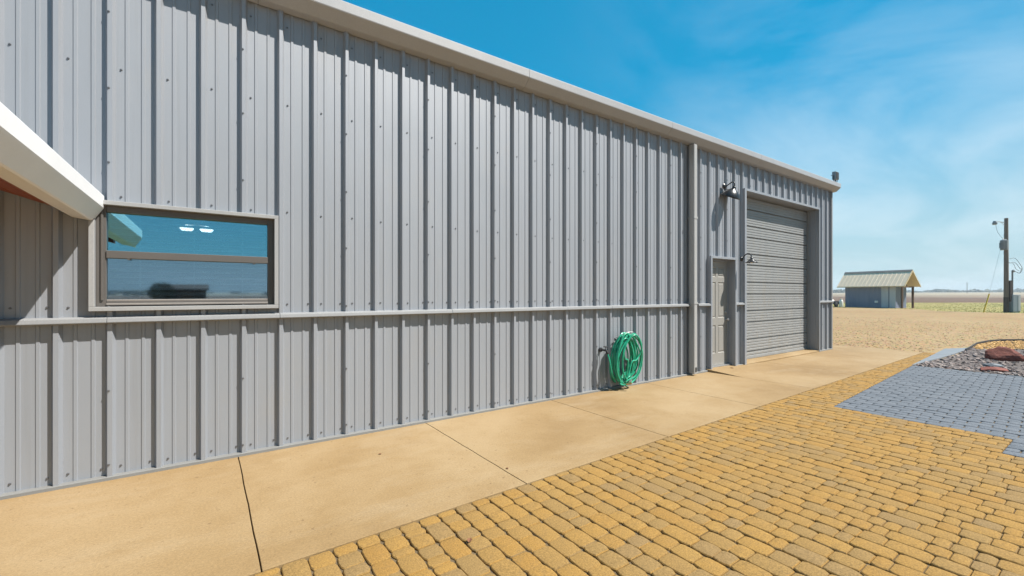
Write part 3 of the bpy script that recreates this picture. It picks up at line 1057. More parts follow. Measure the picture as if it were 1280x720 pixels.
# walk door: casing, recessed jamb, six panel leaf, knob and deadbolt
dc = MB()
c = 0.045
dc.box((DX0 - c, -.040, 0.0), (DX0, PAN + .004, DZ1 + c)); dc.box((DX1, -.040, 0.0), (DX1 + c, PAN + .004, DZ1 + c)); dc.box((DX0 + .0005, -.040, DZ1), (DX1 - .0005, PAN + .004, DZ1 + c))
for x in (DX0 - .012, DX1): dc.box((x, PAN + .005, 0.0), (x + .012, .17, DZ1))
dc.box((DX0 + .0005, PAN + .005, DZ1), (DX1 - .0005, .17, DZ1 + .012))
DY = 0.115
fj = 0.035
dc.box((DX0 + .0005, DY - .012, .05), (DX0 + fj, .17, DZ1 - .0005)); dc.box((DX1 - fj, DY - .012, .05), (DX1 - .0005, .17, DZ1 - .0005)); dc.box((DX0 + fj + .0005, DY - .012, DZ1 - fj), (DX1 - fj - .0005, .17, DZ1 - .0005))
part(dc, 'door_casing', M['panel'], bevel=0.003)
lx0, lx1, lz0, lz1 = DX0 + fj + .003, DX1 - fj - .003, .065, DZ1 - fj - .004
leaf = MB()
W_, H_ = lx1 - lx0, lz1 - lz0
st_w = W_ * .135; mid = W_ * .115
cols = [(lx0 + st_w, lx0 + (W_ - mid) / 2), (lx0 + (W_ + mid) / 2, lx1 - st_w)]
rows_ = [(lz0 + H_ * .115, lz0 + H_ * .385), (lz0 + H_ * .455, lz0 + H_ * .800), (lz0 + H_ * .850, lz0 + H_ * .945)]
xs_ = sorted({lx0, lx1, *[v for c_ in cols for v in c_]}); zs_ = sorted({lz0, lz1, *[v for r_ in rows_ for v in r_]})
for i in range(len(xs_) - 1):
    for j in range(len(zs_) - 1):
        a, b, c0, d0 = xs_[i], xs_[i + 1], zs_[j], zs_[j + 1]
        hole = any(abs(a - p) < 1e-6 and abs(b - q) < 1e-6 for p, q in cols) and any(abs(c0 - p) < 1e-6 and abs(d0 - q) < 1e-6 for p, q in rows_)
        q = lambda ins, y: [(a + ins, y, c0 + ins), (b - ins, y, c0 + ins), (b - ins, y, d0 - ins), (a + ins, y, d0 - ins)]
        if not hole:
            leaf.add(q(0, DY), [(0, 1, 2, 3)])
        else:
            rr = [q(0, DY), q(.012, DY + .011), q(.024, DY + .011), q(.042, DY + .003)]
            leaf.loft(rr, 0, True, False); leaf.add(q(.042, DY + .003), [(0, 1, 2, 3)])
leaf.box((lx0, DY + .02, lz0), (lx1, DY + .044, lz1))
door = part(leaf, 'walk_door', M['door'])
kn = MB().lathe([(.030, 0), (.030, .006), (.012, .010), (.011, .030), (.022, .038), (.028, .050), (.026, .062), (.012, .068), (0, .068)], (lx1 - .06, DY, .965), (0, -1, 0), 20)
sub(kn, 'door_knob', M['steel'], door, smooth=True)
db = MB().lathe([(.028, 0), (.028, .010), (.020, .014), (.020, .022), (0, .022)], (lx1 - .06, DY, 1.11), (0, -1, 0), 20)
sub(db, 'deadbolt', M['steel'], door, smooth=True)
ts = MB().box((DX0, .045, .0), (DX1, .16, .062))
part(ts, 'door_sill', M['steel'], bevel=0.006)

# roller door opening: lined jambs and head, ribbed slats with section joints
OY = 0.225
oc = MB()
c = 0.05
oc.box((OX0 - c - .02, -.040, 0), (OX0, PAN + .003, OZ1 + c)); oc.box((OX1, -.040, 0), (OX1 + c, PAN + .003, OZ1 + c)); oc.box((OX0 + .0005, -.040, OZ1), (OX1 - .0005, PAN + .003, OZ1 + c))
oc.box((OX0 - .02, PAN + .004, 0), (OX0, OY + .05, OZ1)); oc.box((OX1, PAN + .004, 0), (OX1 + .02, OY + .05, OZ1)); oc.box((OX0 - .02, PAN + .004, OZ1 + .0005), (OX1 + .02, OY + .05, OZ1 + .02))
part(oc, 'roller_door_casing', M['panel'], bevel=0.003)
rd = MB()
breaks = [0.052, 0.21, 0.48, 0.86, 1.11, 1.48, 1.74, 2.12, 2.36, 2.73, 2.98, 3.34, 3.60, OZ1 + .01]
prof = []
for b0, b1 in zip(breaks, breaks[1:]):
    prof += [(OY + .034, b0), (OY + .034, b0 + .017), (OY, b0 + .019)]
    n = max(2, round((b1 - b0 - .02) / .060)); h = (b1 - b0 - .021) / n
    for k in range(n):
        z0 = b0 + .019 + h * k
        prof += [(OY, z0 + h * .60), (OY + .008, z0 + h * .68), (OY + .008, z0 + h * .90), (OY, z0 + h * .985)]
rd.loft([[(OX0 + .002, y, z) for y, z in prof], [(OX1 - .002, y, z) for y, z in prof]], 0, close=False, caps=False)
rdo = part(rd, 'roller_door', M['roller'])
tk = MB().box((OX1 - .045, OY - .035, .055), (OX1 - .0008, OY - .003, OZ1 - .002)); tk2 = MB().box((OX0 + .0008, OY - .035, .055), (OX0 + .045, OY - .003, OZ1 - .002))
sub(tk, 'track', M['roller'], rdo); sub(tk2, 'track', M['roller'], rdo)
sb = MB().box((OX0 + .05, OY - .012, .054), (OX1 - .05, OY + .02, .092))
sub(sb, 'bottom_bar', M['roller'], rdo)
sill = MB().extrude_x([(OY + .1, .05), (.03, .045), (-.035, .028), (-.037, -.05), (OY + .1, -.05)], OX0 + .001, OX1 - .001).build('roller_door_sill', M['concrete'], bevel=0.006)
put(sill, bld)
# dark closure added unseen behind doors so no daylight leaks round the leaves
bk = MB().box((8.6, .40, 0), (14.3, .42, 4.0))
part(bk, 'daylight_closure', M['room'])

# ceiling lamp in the room behind the window
lamp = empty('ceiling_lamp', (0.93, 1.75, 2.70), 'ceiling lamp with two lit frosted shades seen through the window', 'lamp')
lb = MB().lathe([(.06, 0), (.06, .025), (.012, .035), (.012, .30), (0, .30)], (0, 0, 0), (0, 0, -1), 16); lb.tube([(-.13, .0, -.29), (0, 0, -.27), (.13, 0, -.29)], .009, 8)
lb.build('lamp_stem', M['steel'], lamp, smooth=True)
for s in (-.13, .13):
    sh = MB().lathe([(.014, 0), (.034, .006), (.060, .03), (.063, .038), (.040, .062), (.010, .078), (0, .078)], (s * .66, 0, -.285), (0, 0, -1), 20)
    sh.build('lamp_shade', M['lit_shade'], lamp, smooth=True)
lamp.location = (0.86, 1.05, 2.50)

# ------------------------------------------------------------------ porch roof at the left
PS = 0.33
porch = empty('porch_roof', (-1.6, -1.2, 0), 'white trimmed porch roof with red wood ceiling jutting from the wall left of the window', 'roof')
PY0, PY1 = -2.35, -0.003
def pput(mb, name, m, **k):
    o = mb.build(name, m, **k); return put(o, porch)
gp = [(.10, 2.285), (.282, 2.272), (.288, 2.262), (.286, 2.170), (.280, 2.158), (.226, 2.068), (.214, 2.062), (.10, 2.062 + .02)]
pput(MB().extrude_y(gp, -2.2, PY1), 'gutter', M['white_trim'], bevel=0.004)
X2 = -4.2
pput(MB().extrude_y([(.211, 2.064), (.205, 2.090), (.10, 2.119), (.10, 2.101)], PY0, PY1), 'soffit_trim', M['soffit'], bevel=0.002)
pput(MB().extrude_y([(.20, 2.262), (X2, 2.284 + (.14 - X2) * PS), (X2, 2.254 + (.14 - X2) * PS), (.20, 2.234)], PY0 - .03, PY1), 'roof_panel', M['trim'], bevel=0.003)
cb = MB()
x = .098
while x > X2:
    xa, xb = x - .002, x - .138
    za, zb = 2.150 + (.018 - xa) * PS, 2.150 + (.018 - xb) * PS
    cb.extrude_y([(xa, za), (xa - .006, za - .006 + .002), (xb + .006, zb - .006 - .002), (xb, zb), (xb, zb + .02), (xa, za + .02)], PY0 + .14, PY1)
    x -= .14
pput(cb, 'ceiling_boards', M['red_wood'])
pput(MB().extrude_y([(.02, 2.10), (.02, 2.25), (X2, 2.25 + (.02 - X2) * PS), (X2, 2.10 + (.02 - X2) * PS)], PY0, PY0 + .138), 'gable_beam', M['red_wood'], bevel=0.004)
for px in (-2.0, -4.0):
    zt = 2.10 + (.02 - px) * PS - .03
    pput(MB().box((px - .07, PY0, -.05), (px + .07, PY0 + .137, zt)), 'post', M['stain'], bevel=0.006)

# ------------------------------------------------------------------ wall lamps
def arc(pts, n=10):
    """Catmull-Rom through points."""
    P = [Vector(p) for p in pts]; P = [P[0] * 2 - P[1]] + P + [P[-1] * 2 - P[-2]]; res = []
    for i in range(1, len(P) - 2):
        for k in range(n):
            t = k / n; a, b, c_, d = P[i - 1], P[i], P[i + 1], P[i + 2]
            res.append(0.5 * ((2 * b) + (c_ - a) * t + (2 * a - 5 * b + 4 * c_ - d) * t * t + (3 * b - a - 3 * c_ + d) * t ** 3))
    return res + [P[-2]]

def gooseneck(loc, label, arm, end_dir, shade, plate_r):
    t = empty('gooseneck_lamp', loc, label, 'lamp', 'black gooseneck wall lamps')
    MB().lathe([(plate_r, 0), (plate_r, .012), (plate_r * .8, .026), (.024, .034), (.018, .05), (0, .05)], (0, 0, 0), (0, -1, 0), 22).build('wall_plate', M['black'], t, smooth=True)
    pth = arc(arm)
    MB().tube(pth, .0115, 10).build('arm', M['black'], t, smooth=True)
    e = Vector(arm[-1])
    MB().lathe(shade, e, end_dir, 28).build('shade', M['black'], t, smooth=True, solid=.003)
    bl_ = e + Vector(end_dir).normalized() * (shade[-1][1] * .28)
    MB().lathe([(.014, -.03), (.018, 0), (.034, .035), (.034, .055), (.018, .078), (0, .084)], bl_, end_dir, 14).build('bulb', M['wire'], t, smooth=True)
    return t
gooseneck((9.345, -.002, 3.61), 'black sign lamp with angled shade high on the wall left of the roller door',
          [(0, -.04, 0), (.0, -.10, .03), (.0, -.17, .06), (.0, -.205, .02), (.0, -.205, -.03), (.0, -.198, -.06)], (0, .50, -1),
          [(.028, -.03), (.034, .02), (.060, .040), (.100, .062), (.150, .11), (.178, .16), (.186, .185)], .062)
gooseneck((9.92, -.041, 2.20), 'black gooseneck lamp with small bell shade beside the top of the walk door',
          [(0, -.02, 0), (0, -.045, .035), (0, -.085, .08), (0, -.135, .10), (0, -.185, .08), (0, -.205, .03), (0, -.205, .01)], (0, 0, -1),
          [(.018, -.02), (.024, .02), (.048, .035), (.062, .055), (.082, .075), (.112, .092), (.115, .098)], .05)

# floodlight on the roof corner
fl_ = empty('floodlight', (14.58, -.10, 4.40), 'small dark floodlight on a bracket above the roof corner', 'floodlight')
MB().box((-.10, -.045, .10), (.10, .045, .31)).build('housing', M['trafo'], fl_, bevel=.012)
gl_ = MB().box((-.085, -.052, .115), (.085, -.0455, .295)).build('lens', M['rubber'], fl_, bevel=.004)
MB().tube([(0, 0, 0), (0, 0, .11)], .014, 8).tube([(-.115, 0, .20), (-.115, 0, .06), (.115, 0, .06), (.115, 0, .20)], .008, 6).tube([(-.11, 0, .2), (-.22, .02, .19)], .008, 6).build('bracket', M['black'], fl_)

# ------------------------------------------------------------------ spigot, hanger and hose
spg_ = empty('water_spigot', (5.90, 0.0, .63), 'dark water spigot sticking out of the wall left of the hose coil', 'tap')
MB().lathe([(.034, .03), (.034, .004), (.016, 0), (.016, -.0)], (0, 0, 0), (0, 1, 0), 16).tube([(0, .03, 0), (0, -.07, 0), (0, -.10, -.006), (.0, -.118, -.04)], [.015, .016, .018, .014], 12).lathe([(.020, 0), (.020, .026), (.016, .028)], (0, -.115, -.03), (0, -.3, -1), 12).build('tap_body', M['rubber'], spg_, smooth=True)
wh = MB()
wh.tube([(.032 * math.cos(a * .5236), -.085 + .0, .055 + .0 * a) if False else (.032 * math.cos(a * .5236), -.085 + .032 * math.sin(a * .5236), .055) for a in range(12)], .006, 6, closed=True)
wh.tube([(-.03, -.085, .055), (.03, -.085, .055)], .004, 5).tube([(0, -.117, .055), (0, -.053, .055)], .004, 5).tube([(0, -.085, .0), (0, -.085, .058)], .006, 6)
wh.build('handwheel', M['rubber'], spg_)
HX = 6.27
hg = empty('hose_hanger', (HX, 0, .80), 'thin white wire hanger fixed to the wall above the green hose', 'hanger')
MB().tube(arc([(-.06, .0, .0), (-.10, -.10, .03), (-.08, -.20, .075), (.0, -.23, .10), (.10, -.215, .09), (.15, -.12, .05), (.13, .0, .0)]), .0045, 6).tube(arc([(-.06, .0, -.02), (-.05, -.14, -.02), (.0, -.20, -.015), (.05, -.14, -.02), (.08, .0, -.02)]), .0045, 6).build('hanger_wire', M['wire'], hg, smooth=True)
MB().box((-.09, -.004, -.05), (.16, .0, -.01)).build('back_plate', M['black'], hg, bevel=.002)

hose = MB()
rnd = random.Random(4)
pts = []
e0 = Vector((5.90, -.125, .585))
bottom = Vector((6.03, -.10, .19))
pts += [e0, Vector((5.915, -.145, .50)), Vector((5.94, -.15, .38)), Vector((5.985, -.135, .27)), Vector((6.06, -.11, .175))]
NL = 19
for k in range(NL):
    hw = rnd.uniform(.225, .315); yb = -.045 - .155 * ((k * 7) % NL) / NL
    cxk = HX + rnd.uniform(-.045, .035); topz = .835 + rnd.uniform(-.03, .045); lowz = .05 + rnd.uniform(0, .13) + (.10 if k % 4 == 3 else 0)
    if k == NL - 2: lowz = .42; hw = .20; cxk = HX + .09; yb = -.22
    if k == NL - 1: lowz = .16; hw = .23; cxk = HX + .08; yb = -.215
    edge = HX - .235 + .09 * rnd.random() ** 2; redge = HX + .36 - .22 * rnd.random() ** 1.3
    if k < NL - 2: cxk = (edge + redge) / 2; hw = (redge - edge) / 2
    cz, hh = (topz + lowz) / 2, (topz - lowz) / 2
    sway = rnd.uniform(-.05, .05)
    m_ = 14
    for q in range(m_):
        a = -math.pi * .62 - 2 * math.pi * q / m_        # from lower left, up the left side, over the top
        sx = math.cos(a); sz = math.sin(a)
        wfac = 1.0 - .25 * max(0, sz)                    # narrower at the top where it hangs
        pts.append(Vector((cxk + hw * wfac * sx + sway * sz * .5 + rnd.uniform(-.006, .006), yb - .025 * sz + rnd.uniform(-.008, .008), cz + hh * sz)))
pts += [Vector((6.14, -.16, .12)), Vector((6.17, -.19, .09)), Vector((6.21, -.21, .10))]
hose.tube(arc(pts, 5), .0118, 8)
ho = empty('garden_hose', (HX, -.1, 0), 'green garden hose coiled and hung on the wall near the downspout', 'hose')
o = hose.build('hose_coil', M['hose'], smooth=True); put(o, ho)
nz = MB().lathe([(.014, 0), (.017, .004), (.017, .035), (.013, .04)], e0 + Vector((0, .004, .03)), (0, -.12, -1), 12); o = nz.build('coupling', M['rubber'], smooth=True); put(o, ho)
nz = MB().lathe([(.013, 0), (.017, .01), (.017, .035), (.020, .05), (.022, .085), (.012, .09)], (6.21, -.21, .10), (.2, -.25, .1), 12); o = nz.build('nozzle', M['brass'], smooth=True); put(o, ho)

# dry leaves on the ground
def leaf_thing(x, y, z, s, label, seed):
    rnd_ = random.Random(seed); n = 7
    mb = MB(); rings = []
    for i in range(n + 1):
        t = i / n; w = s * .32 * math.sin(math.pi * min(.98, t + .02)); h = s * (.05 + .35 * (t - .5) ** 2)
        rings.append([(s * (t - .5), -w, h + w * .5), (s * (t - .5), 0, h), (s * (t - .5), w, h + w * .6)])
    mb.loft(rings, 0, close=False, caps=False)
    o = mb.build('dry_leaf', M['leaf_brown'], solid=.0008); o.location = (x, y, z); o.rotation_euler = (0, 0, rnd_.uniform(0, 6))
    tag(o, label, 'leaf', 'dry leaves blown onto the paving')
leaf_thing(2.264, -2.399, .003, .050, 'dark curled leaf lying on the golden pavers', 1)
leaf_thing(2.273, -.684, .001, .030, 'tiny brown leaf lying mid slab near the wall below the window side', 2)
leaf_thing(3.057, -1.628, .001, .030, 'tiny brown leaf lying by the slab joint close to the pavers', 3)
leaf_thing(9.40, -.12, .016, .085, 'reddish brown leaf lying in front of the walk door', 4)

# ------------------------------------------------------------------ the shed
SO = (45.0, 40.4)                                       # front right post, (distance, lateral)
Ld = Vector((0.92, -0.39)).normalized(); Wd = Vector((0.39, 0.92)).normalized()   # in (distance, lateral)
o2 = vp(*SO)
lx = FW * Ld[0] + RT * Ld[1]                            # along the ridge, away
wx_ = FW * Wd[0] + RT * Wd[1]                           # across, to the right/back
shed = empty('storage_shed', o2, 'small blue grey shed with tan ribbed roof and a two post porch', 'shed')
shed.rotation_euler = (0, 0, math.atan2(lx.y, lx.x))    # local +X along ridge, local -Y towards the back
def S(mb, name, m, **k): return mb.build(name, m, shed, **k)
wb = MB()
w0, w1, l0, l1, hw_ = 0.02, -1.98, 0.55, 5.35, 2.32
wb.box((l0, w1, -.05), (l1, w0, hw_))
z = .12
while z < hw_ - .05:
    if .8 < z < .95: pass
    z += .15
for k in range(17):
    x = l0 + .02 + k * (l1 - l0 - .04) / 16
    wb.box((x - .012, w0, 0), (x + .012, w0 + .014, hw_ - .02))
wb.box((l0, w0, .86), (l1, w0 + .02, .91))
S(wb, 'wall', M['shed_wall'])
S(MB().box((l0 + .62, w0 + .015, -.02), (l0 + 1.25, w0 + .04, 2.2)).box((l0 + .92, w0 + .04, 0), (l0 + .95, w0 + .055, 2.15)), 'side_door', M['shed_door'], bevel=.006)
S(MB().box((l0 - .02, w0 + .015, -.02), (l0 + .52, w0 + .03, 2.25)), 'pale_end_panel', M['shed_door'], bevel=.006)
S(MB().box((l0 + 1.55, w0 + .02, .50), (l0 + 1.85, w0 + .10, .72)), 'meter_box', M['tank'], bevel=.01)
ez, rz_ = 2.28, 3.92
e0_, e1_, rw = 0.52, -2.48, -0.98
r0, r1 = -.45, 5.95
rb = MB()
rb.extrude_x([(e0_, ez), (rw, rz_), (e1_, ez), (e1_, ez - .08), (rw, rz_ - .10), (e0_, ez - .08)], r0, r1)
for k in range(17):
    x = r0 + .05 + k * (r1 - r0 - .1) / 16
    for a in (e0_, e1_):
        rb.loft([[(x - .035, a, ez - .01), (x - .015, a, ez + .022), (x + .015, a, ez + .022), (x + .035, a, ez - .01)], [(x - .035, rw, rz_ - .01), (x - .015, rw, rz_ + .022), (x + .015, rw, rz_ + .022), (x + .035, rw, rz_ - .01)]])
ro = S(rb, 'roof', M['shed_roof'])
rc = MB().extrude_x([(rw + .16, rz_ - .10), (rw, rz_ + .075), (rw - .16, rz_ - .10), (rw, rz_ + .04)], r0, r1).build('ridge_cap', M['sill_paint'], ro)
fb = MB().extrude_x([(e0_ + .02, ez - .10), (e0_ + .02, ez - .005), (e0_ - .03, ez - .005), (e0_ - .03, ez - .10)], r0, r1).build('fascia', M['soffit'], ro)
vb = MB()
for a in (e0_, e1_):
    vb.loft([[(r0 - .03, a, ez - .14), (r0 - .03, a, ez + .02), (r0 + .02, a, ez + .02), (r0 + .02, a, ez - .14)], [(r0 - .03, rw, rz_ - .16), (r0 - .03, rw, rz_ + .02), (r0 + .02, rw, rz_ + .02), (r0 + .02, rw, rz_ - .16)]])
vb.build('bargeboard', M['soffit'], ro)
S(MB().extrude_x([(e0_ - .25, ez - .08), (rw, rz_ - .14), (e1_ + .25, ez - .08)], l0 - .012, l0 - .002), 'gable_board', M['stain'])
S(MB().box((-.08, w1 - .1, 2.12), (.06, w0 + .1, 2.24)), 'porch_beam', M['stain'], bevel=.01)
for y in (0.0, -2.0):
    S(MB().box((-.08, y - .08, -.05), (.08, y + .08, 2.119)), 'porch_post', M['stain'], bevel=.012)
S(MB().box((-.12, rw - .16, 3.0), (-.02, rw + .16, 3.3)).box((-.02, rw - .03, 3.1), (.2, rw + .03, 3.2)), 'porch_light', M['tank'], bevel=.02)
pad = MB().box((-.5, -2.4, -.10), (5.6, .45, -.03)).build('shed_pad', M['concrete'], None)
pad.matrix_world = Matrix.Translation(o2) @ Matrix.Rotation(math.atan2(lx.y, lx.x), 4, 'Z'); tag(pad, kind='structure')

# propane cylinder and low trailer beside the shed
b0 = vp(48.5, 36.75)
tk_ = empty('propane_tank', b0, 'upright white propane tank standing at the left end of the shed', 'tank')
MB().lathe([(0, 0), (.18, 0), (.19, .04), (.19, .62), (.15, .74), (.06, .80), (0, .80)], (0, 0, 0), (0, 0, 1), 20).build('tank_shell', M['tank'], tk_, smooth=True)
MB().lathe([(.11, .76), (.11, .93), (.10, .93), (.10, .76)], (0, 0, 0), (0, 0, 1), 14).build('valve_collar', M['tank'], tk_)
b1 = vp(49.5, 36.45)
tr = empty('utility_trailer', b1, 'low dark utility trailer with a pale bundle on it near the shed', 'trailer')
tr.rotation_euler = (0, 0, math.atan2(RT.y, RT.x) + .25)
MB().box((-.85, -.5, .30), (.75, .5, .62)).build('bed', M['black'], tr, bevel=.02)
MB().tube([(.75, 0, .38), (1.25, 0, .34)], .04, 8).build('tongue', M['black'], tr)
for sx in (-.55, .55) if False else (-.1,):
    for sy in (-.58, .58):
        MB().lathe([(.0, -.08), (.20, -.08), (.26, -.05), (.26, .05), (.20, .08), (0, .08)], (sx, sy, .25), (0, 1, 0), 18).build('wheel', M['rubber'], tr, smooth=True)
MB().lathe([(0, 0), (.30, .0), (.34, .10), (.24, .22), (0, .27)], (-.15, 0, .60), (0, 0, 1), 16).build('bundle', M['tank'], tr, smooth=True)

# ------------------------------------------------------------------ utility pole
pb = vp(35.2, 40.05, -.05)
up_ = empty('utility_pole', pb, 'tall weathered utility pole with a grey transformer and a lamp arm', 'utility pole')
yaw = math.atan2(RT.y, RT.x); up_.rotation_euler = (0, 0, yaw)     # local +X = to the right of the photo
MB().lathe([(.155, 0), (.15, 1.1), (.138, 4), (.115, 7.65), (0, 7.66)], (0, 0, 0), (0, 0, 1), 16).build('pole_shaft', M['pole_wood'], up_, smooth=True)
MB().lathe([(.162, .0), (.160, 1.25)], (0, 0, 0), (0, 0, 1), 16).box((.10, -.20, .9), (.30, -.05, 2.6)).build('ground_wire_guard', M['pole_dark'], up_)
tf = MB().lathe([(0, 0), (.21, 0), (.22, .03), (.22, .72), (.23, .73), (.23, .78), (.12, .84), (0, .85)], (-.36, -.15, 5.05), (0, 0, 1), 20)
for a in range(7): tf.box((-.36 - .235, -.15 - .12 + a * .04, 5.2), (-.36 - .21, -.15 - .105 + a * .04, 5.65))
tf.tube([(-.1, -.05, 5.3), (-.3, -.1, 5.3)], .04, 6).tube([(-.1, -.05, 5.7), (-.3, -.1, 5.7)], .04, 6)
tfo = tf.build('transformer', M['trafo'], up_, smooth=True)
MB().lathe([(.03, 0), (.055, .03), (.035, .06), (.055, .09), (.03, .13), (0, .14)], (-.42, -.15, 5.88), (0, 0, 1), 10).build('bushing', M['tank'], tfo, smooth=True)
arm_ = MB().tube([(-.1, 0, 7.3), (-.55, 0, 7.36), (-.85, 0, 7.36)], .028, 8).tube([(-.12, 0, 7.05), (-.45, 0, 7.33)], .015, 6)
arm_.build('lamp_arm', M['steel'], up_)
MB().lathe([(0, 0), (.09, .0), (.11, .05), (.15, .16), (.155, .19), (.14, .27), (.10, .30), (0, .30)], (-.93, 0, 7.42), (0, 0, -1), 16).build('area_lamp', M['trafo'], up_, smooth=True)
cable = lambda p, r: MB().tube(p, r, 5).build('cable', M['rubber'], up_, smooth=True)
cable(arc([(-.86, 0, 7.2), (-.75, -.02, 6.6), (-.55, -.1, 6.15), (-.38, -.14, 5.99)]), .009)
cable(arc([(-.42, -.35, 5.2), (-.60, -.36, 4.9), (-.48, -.30, 4.4), (-.2, -.2, 4.12), (.02, -.17, 4.05)]), .012)
for d, h in ((0, 4.35), (.06, 4.0)):
    cable(arc([(.10, -.12, h), (.55, -.15, h + .03), (.95, -.15, h - .45), (1.12 - d, -.15, 3.55), (.95 - d, -.15, 3.20), (.62, -.15, 3.30), (.50, -.15, 3.35 - d)]), .014)
cable(arc([(.10, -.1, 4.05), (.4, -.15, 3.95), (.60, -.15, 3.55), (.85, -.15, 3.38)]), .012)

cb_ = empty('electric_cabinet', pb + RT * .52 - FW * .1, 'blue grey electric cabinet with a meter mast beside the utility pole', 'cabinet')
cb_.rotation_euler = (0, 0, yaw)
MB().box((-.30, -.2, .10), (.30, .2, 1.45)).box((-.26, -.16, 0), (.26, .16, .10)).build('cabinet_body', M['cabinet'], cb_, bevel=.015)
MB().box((.10, -.215, .14), (.285, -.2005, 1.41)).build('cabinet_door', M['shed_door'], cb_, bevel=.004)
MB().tube([(-.08, .05, 1.44), (-.08, .05, 3.30)], .055, 10).build('mast', M['trafo'], cb_, smooth=True)
MB().lathe([(.06, 0), (.09, .05), (.10, .13), (.05, .2), (0, .21)], (-.08, .05, 3.28), (.5, -.2, 1), 12).build('weatherhead', M['trafo'], cb_, smooth=True)
# guy wire with its yellow guard
gy = empty('guy_wire', vp(34.7, 37.7, -.05), 'thin guy wire with a yellow plastic guard left of the utility pole', 'guy wire')
g0 = vp(34.7, 37.65, -.05); g1_ = pb + Vector((0, 0, 6.6)) - RT * .13
gd = (vp(34.7, 38.12, 1.47) - g0)
put(MB().tube([g0, g0 + gd], .045, 10).build('guard', M['yellow'], smooth=True), gy)
put(MB().tube([g0 + gd, g1_], .006, 5).build('strand', M['steel']), gy)

# distant mast and distant poles
fm = MB()
p = vp(420, 440, 1.0)
fm.tube([p, p + Vector((0, 0, 11.5))], [.35, .2], 6); fm.box((p.x - 1.6, p.y - .15, p.z + 10.0), (p.x + 1.6, p.y + .15, p.z + 10.3))
tag(fm.build('distant_power_pole', M['pole_wood']), 'faint power pole standing far out in the brown field', 'power pole')

# ------------------------------------------------------------------ far woods and the buildings mirrored in the window
def clumps(name, centres, mat, label):
    vs, fs = [], []
    for c0, rx_, rz0 in centres:
        for q in range(16):
            a = random.uniform(0, 6.28); e = random.uniform(-.1, 1)
            p = Vector((c0.x + rx_ * math.cos(a) * random.random() ** .5, c0.y + rx_ * math.sin(a) * random.random() ** .5, c0.z + rz0 * (.15 + .85 * random.random() ** .8)))
            s_ = rx_ * random.uniform(.14, .34)
            o = len(vs)
            ang = random.uniform(0, 6.28); n = 5
            tilt = Vector((random.uniform(-1, 1), random.uniform(-1, 1), random.uniform(-.6, .6))).normalized()
            u = tilt.orthogonal().normalized(); w = tilt.cross(u)
            for k in range(n):
                t = ang + 6.2832 * k / n; rr = s_ * random.uniform(.6, 1.2)
                vs.append(p + u * math.cos(t) * rr + w * math.sin(t) * rr)
            vs.append(p + tilt * s_ * .5); vs.append(p - tilt * s_ * .5)
            for k in range(n):
                fs.append((o + k, o + (k + 1) % n, o + n)); fs.append((o + (k + 1) % n, o + k, o + n + 1))
    me = bpy.data.meshes.new(name); me.from_pydata(vs, [], fs); me.materials.append(mat)
    o = bpy.data.objects.new(name, me); COL.objects.link(o)
    return tag(o, label, 'woods', kind='stuff')
cs = []
for k in range(1500):
    a = random.uniform(R(-70), R(80)); d = random.uniform(860, 1250)
    lat = math.tan(R(25) + a * .55) * d if False else 0
    ang = math.atan2(FW.y, FW.x) - a
    p = Vector((CAM.x + d * math.cos(ang), CAM.y + d * math.sin(ang), ground_z(d) - .6))
    h = random.choice((1.6, 2.0, 2.4, 2.8, 4)) * random.uniform(.7, 1.1)
    cs.append((p, h * random.uniform(2, 4.5), h))
for k in range(40):
    d = random.uniform(560, 720); x = random.uniform(.70, .80)
    p = vp(d, d * x, ground_z(d) - .5); h = random.uniform(2.5, 5.5); cs.append((p, h * 1.6, h))
for k in range(26):
    d = random.uniform(420, 560); x = random.choice((random.uniform(1.12, 1.22), random.uniform(1.15, 1.3)))
    p = vp(d, d * x, ground_z(d) - .5); h = random.uniform(1.5, 3.5); cs.append((p, h * 1.6, h))
for k in range(150):
    a = random.uniform(R(-150), R(-30)); d = random.uniform(300, 700)
    p = Vector((d * math.cos(a), d * math.sin(a), ground_z(d) - .4)); h = random.uniform(1.5, 4); cs.append((p, h * 2.2, h))
clumps('far_woods', cs, M['foliage'], 'low line of far off trees along the horizon')

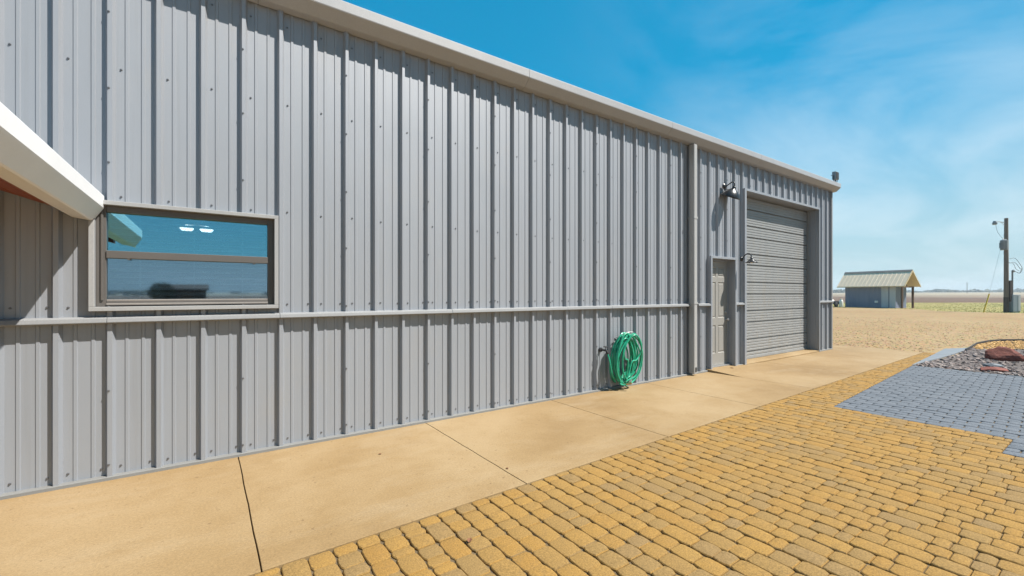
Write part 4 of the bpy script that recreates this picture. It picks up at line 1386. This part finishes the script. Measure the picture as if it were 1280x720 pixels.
# small dark well house and round tree across the drive, mirrored in the lower pane
wh_ = empty('well_house', (-.40, -31.0, 0), 'small dark brown well house mirrored in the lower window pane', 'shed')
MB().box((-1.1, -.9, -.05), (1.1, .9, 1.75)).build('wall', M['barn'], wh_, bevel=.01)
MB().extrude_x([(1.1, 1.72), (0, 2.0), (-1.1, 1.72), (-1.1, 1.80), (0, 2.10), (1.1, 1.80)], -1.25, 1.25).build('roof', M['barn'], wh_)
MB().box((-.4, .9, 0), (.4, .94, 1.6)).build('door', M['stain'], wh_, bevel=.01)
def bush_tree(loc, label, r, h):
    t = empty('round_shrub', loc, label, 'shrub')
    vs, fs = [], []
    for q in range(900):
        d = Vector((random.gauss(0, 1), random.gauss(0, 1), random.gauss(0, 1))).normalized() * (random.random() ** .35)
        p = Vector((d.x * r, d.y * r, h - r * .9 + d.z * r * .9)); s_ = random.uniform(.05, .11)
        u = Vector((random.uniform(-1, 1), random.uniform(-1, 1), random.uniform(-1, 1))).normalized(); w = u.orthogonal().normalized()
        o = len(vs); vs += [p - u * s_, p + w * s_ * .5, p + u * s_, p - w * s_ * .5]; fs.append((o, o + 1, o + 2, o + 3))
    me = bpy.data.meshes.new('crown'); me.from_pydata(vs, [], fs); me.materials.append(M['foliage'])
    c_ = bpy.data.objects.new('crown', me); COL.objects.link(c_); c_.parent = t
    MB().tube([(0, 0, -.05), (.03, .02, .6), (-.02, .0, h - r)], [.08, .06, .04], 8).tube([(0, 0, .6), (.3, .1, h - r * .9)], [.04, .02], 6).build('trunk', M['bark'], t, smooth=True)
bush_tree((-1.55, -30.2, 0), 'dark round shrub beside the well house mirrored in the window', .75, 2.25)

# ------------------------------------------------------------------ haze
hz = MB().box((-60, -700, -2.0), (1400, 1300, 22)).build('haze', M['glass'])
hz.data.materials.clear()
hm = bpy.data.materials.new('pale_haze'); hm.use_nodes = True
t = hm.node_tree
t.nodes.remove(t.nodes['Principled BSDF'])
pv = t.nodes.new('ShaderNodeVolumePrincipled')
pv.inputs['Color'].default_value = (0.80, 0.90, 1.0, 1)
pv.inputs['Density'].default_value = 0.00055
pv.inputs['Anisotropy'].default_value = 0.2
t.links.new(pv.outputs[0], t.nodes['Material Output'].inputs['Volume'])
hz.data.materials.append(hm)
tag(hz, 'thin pale haze over the fields', 'haze', kind='stuff')
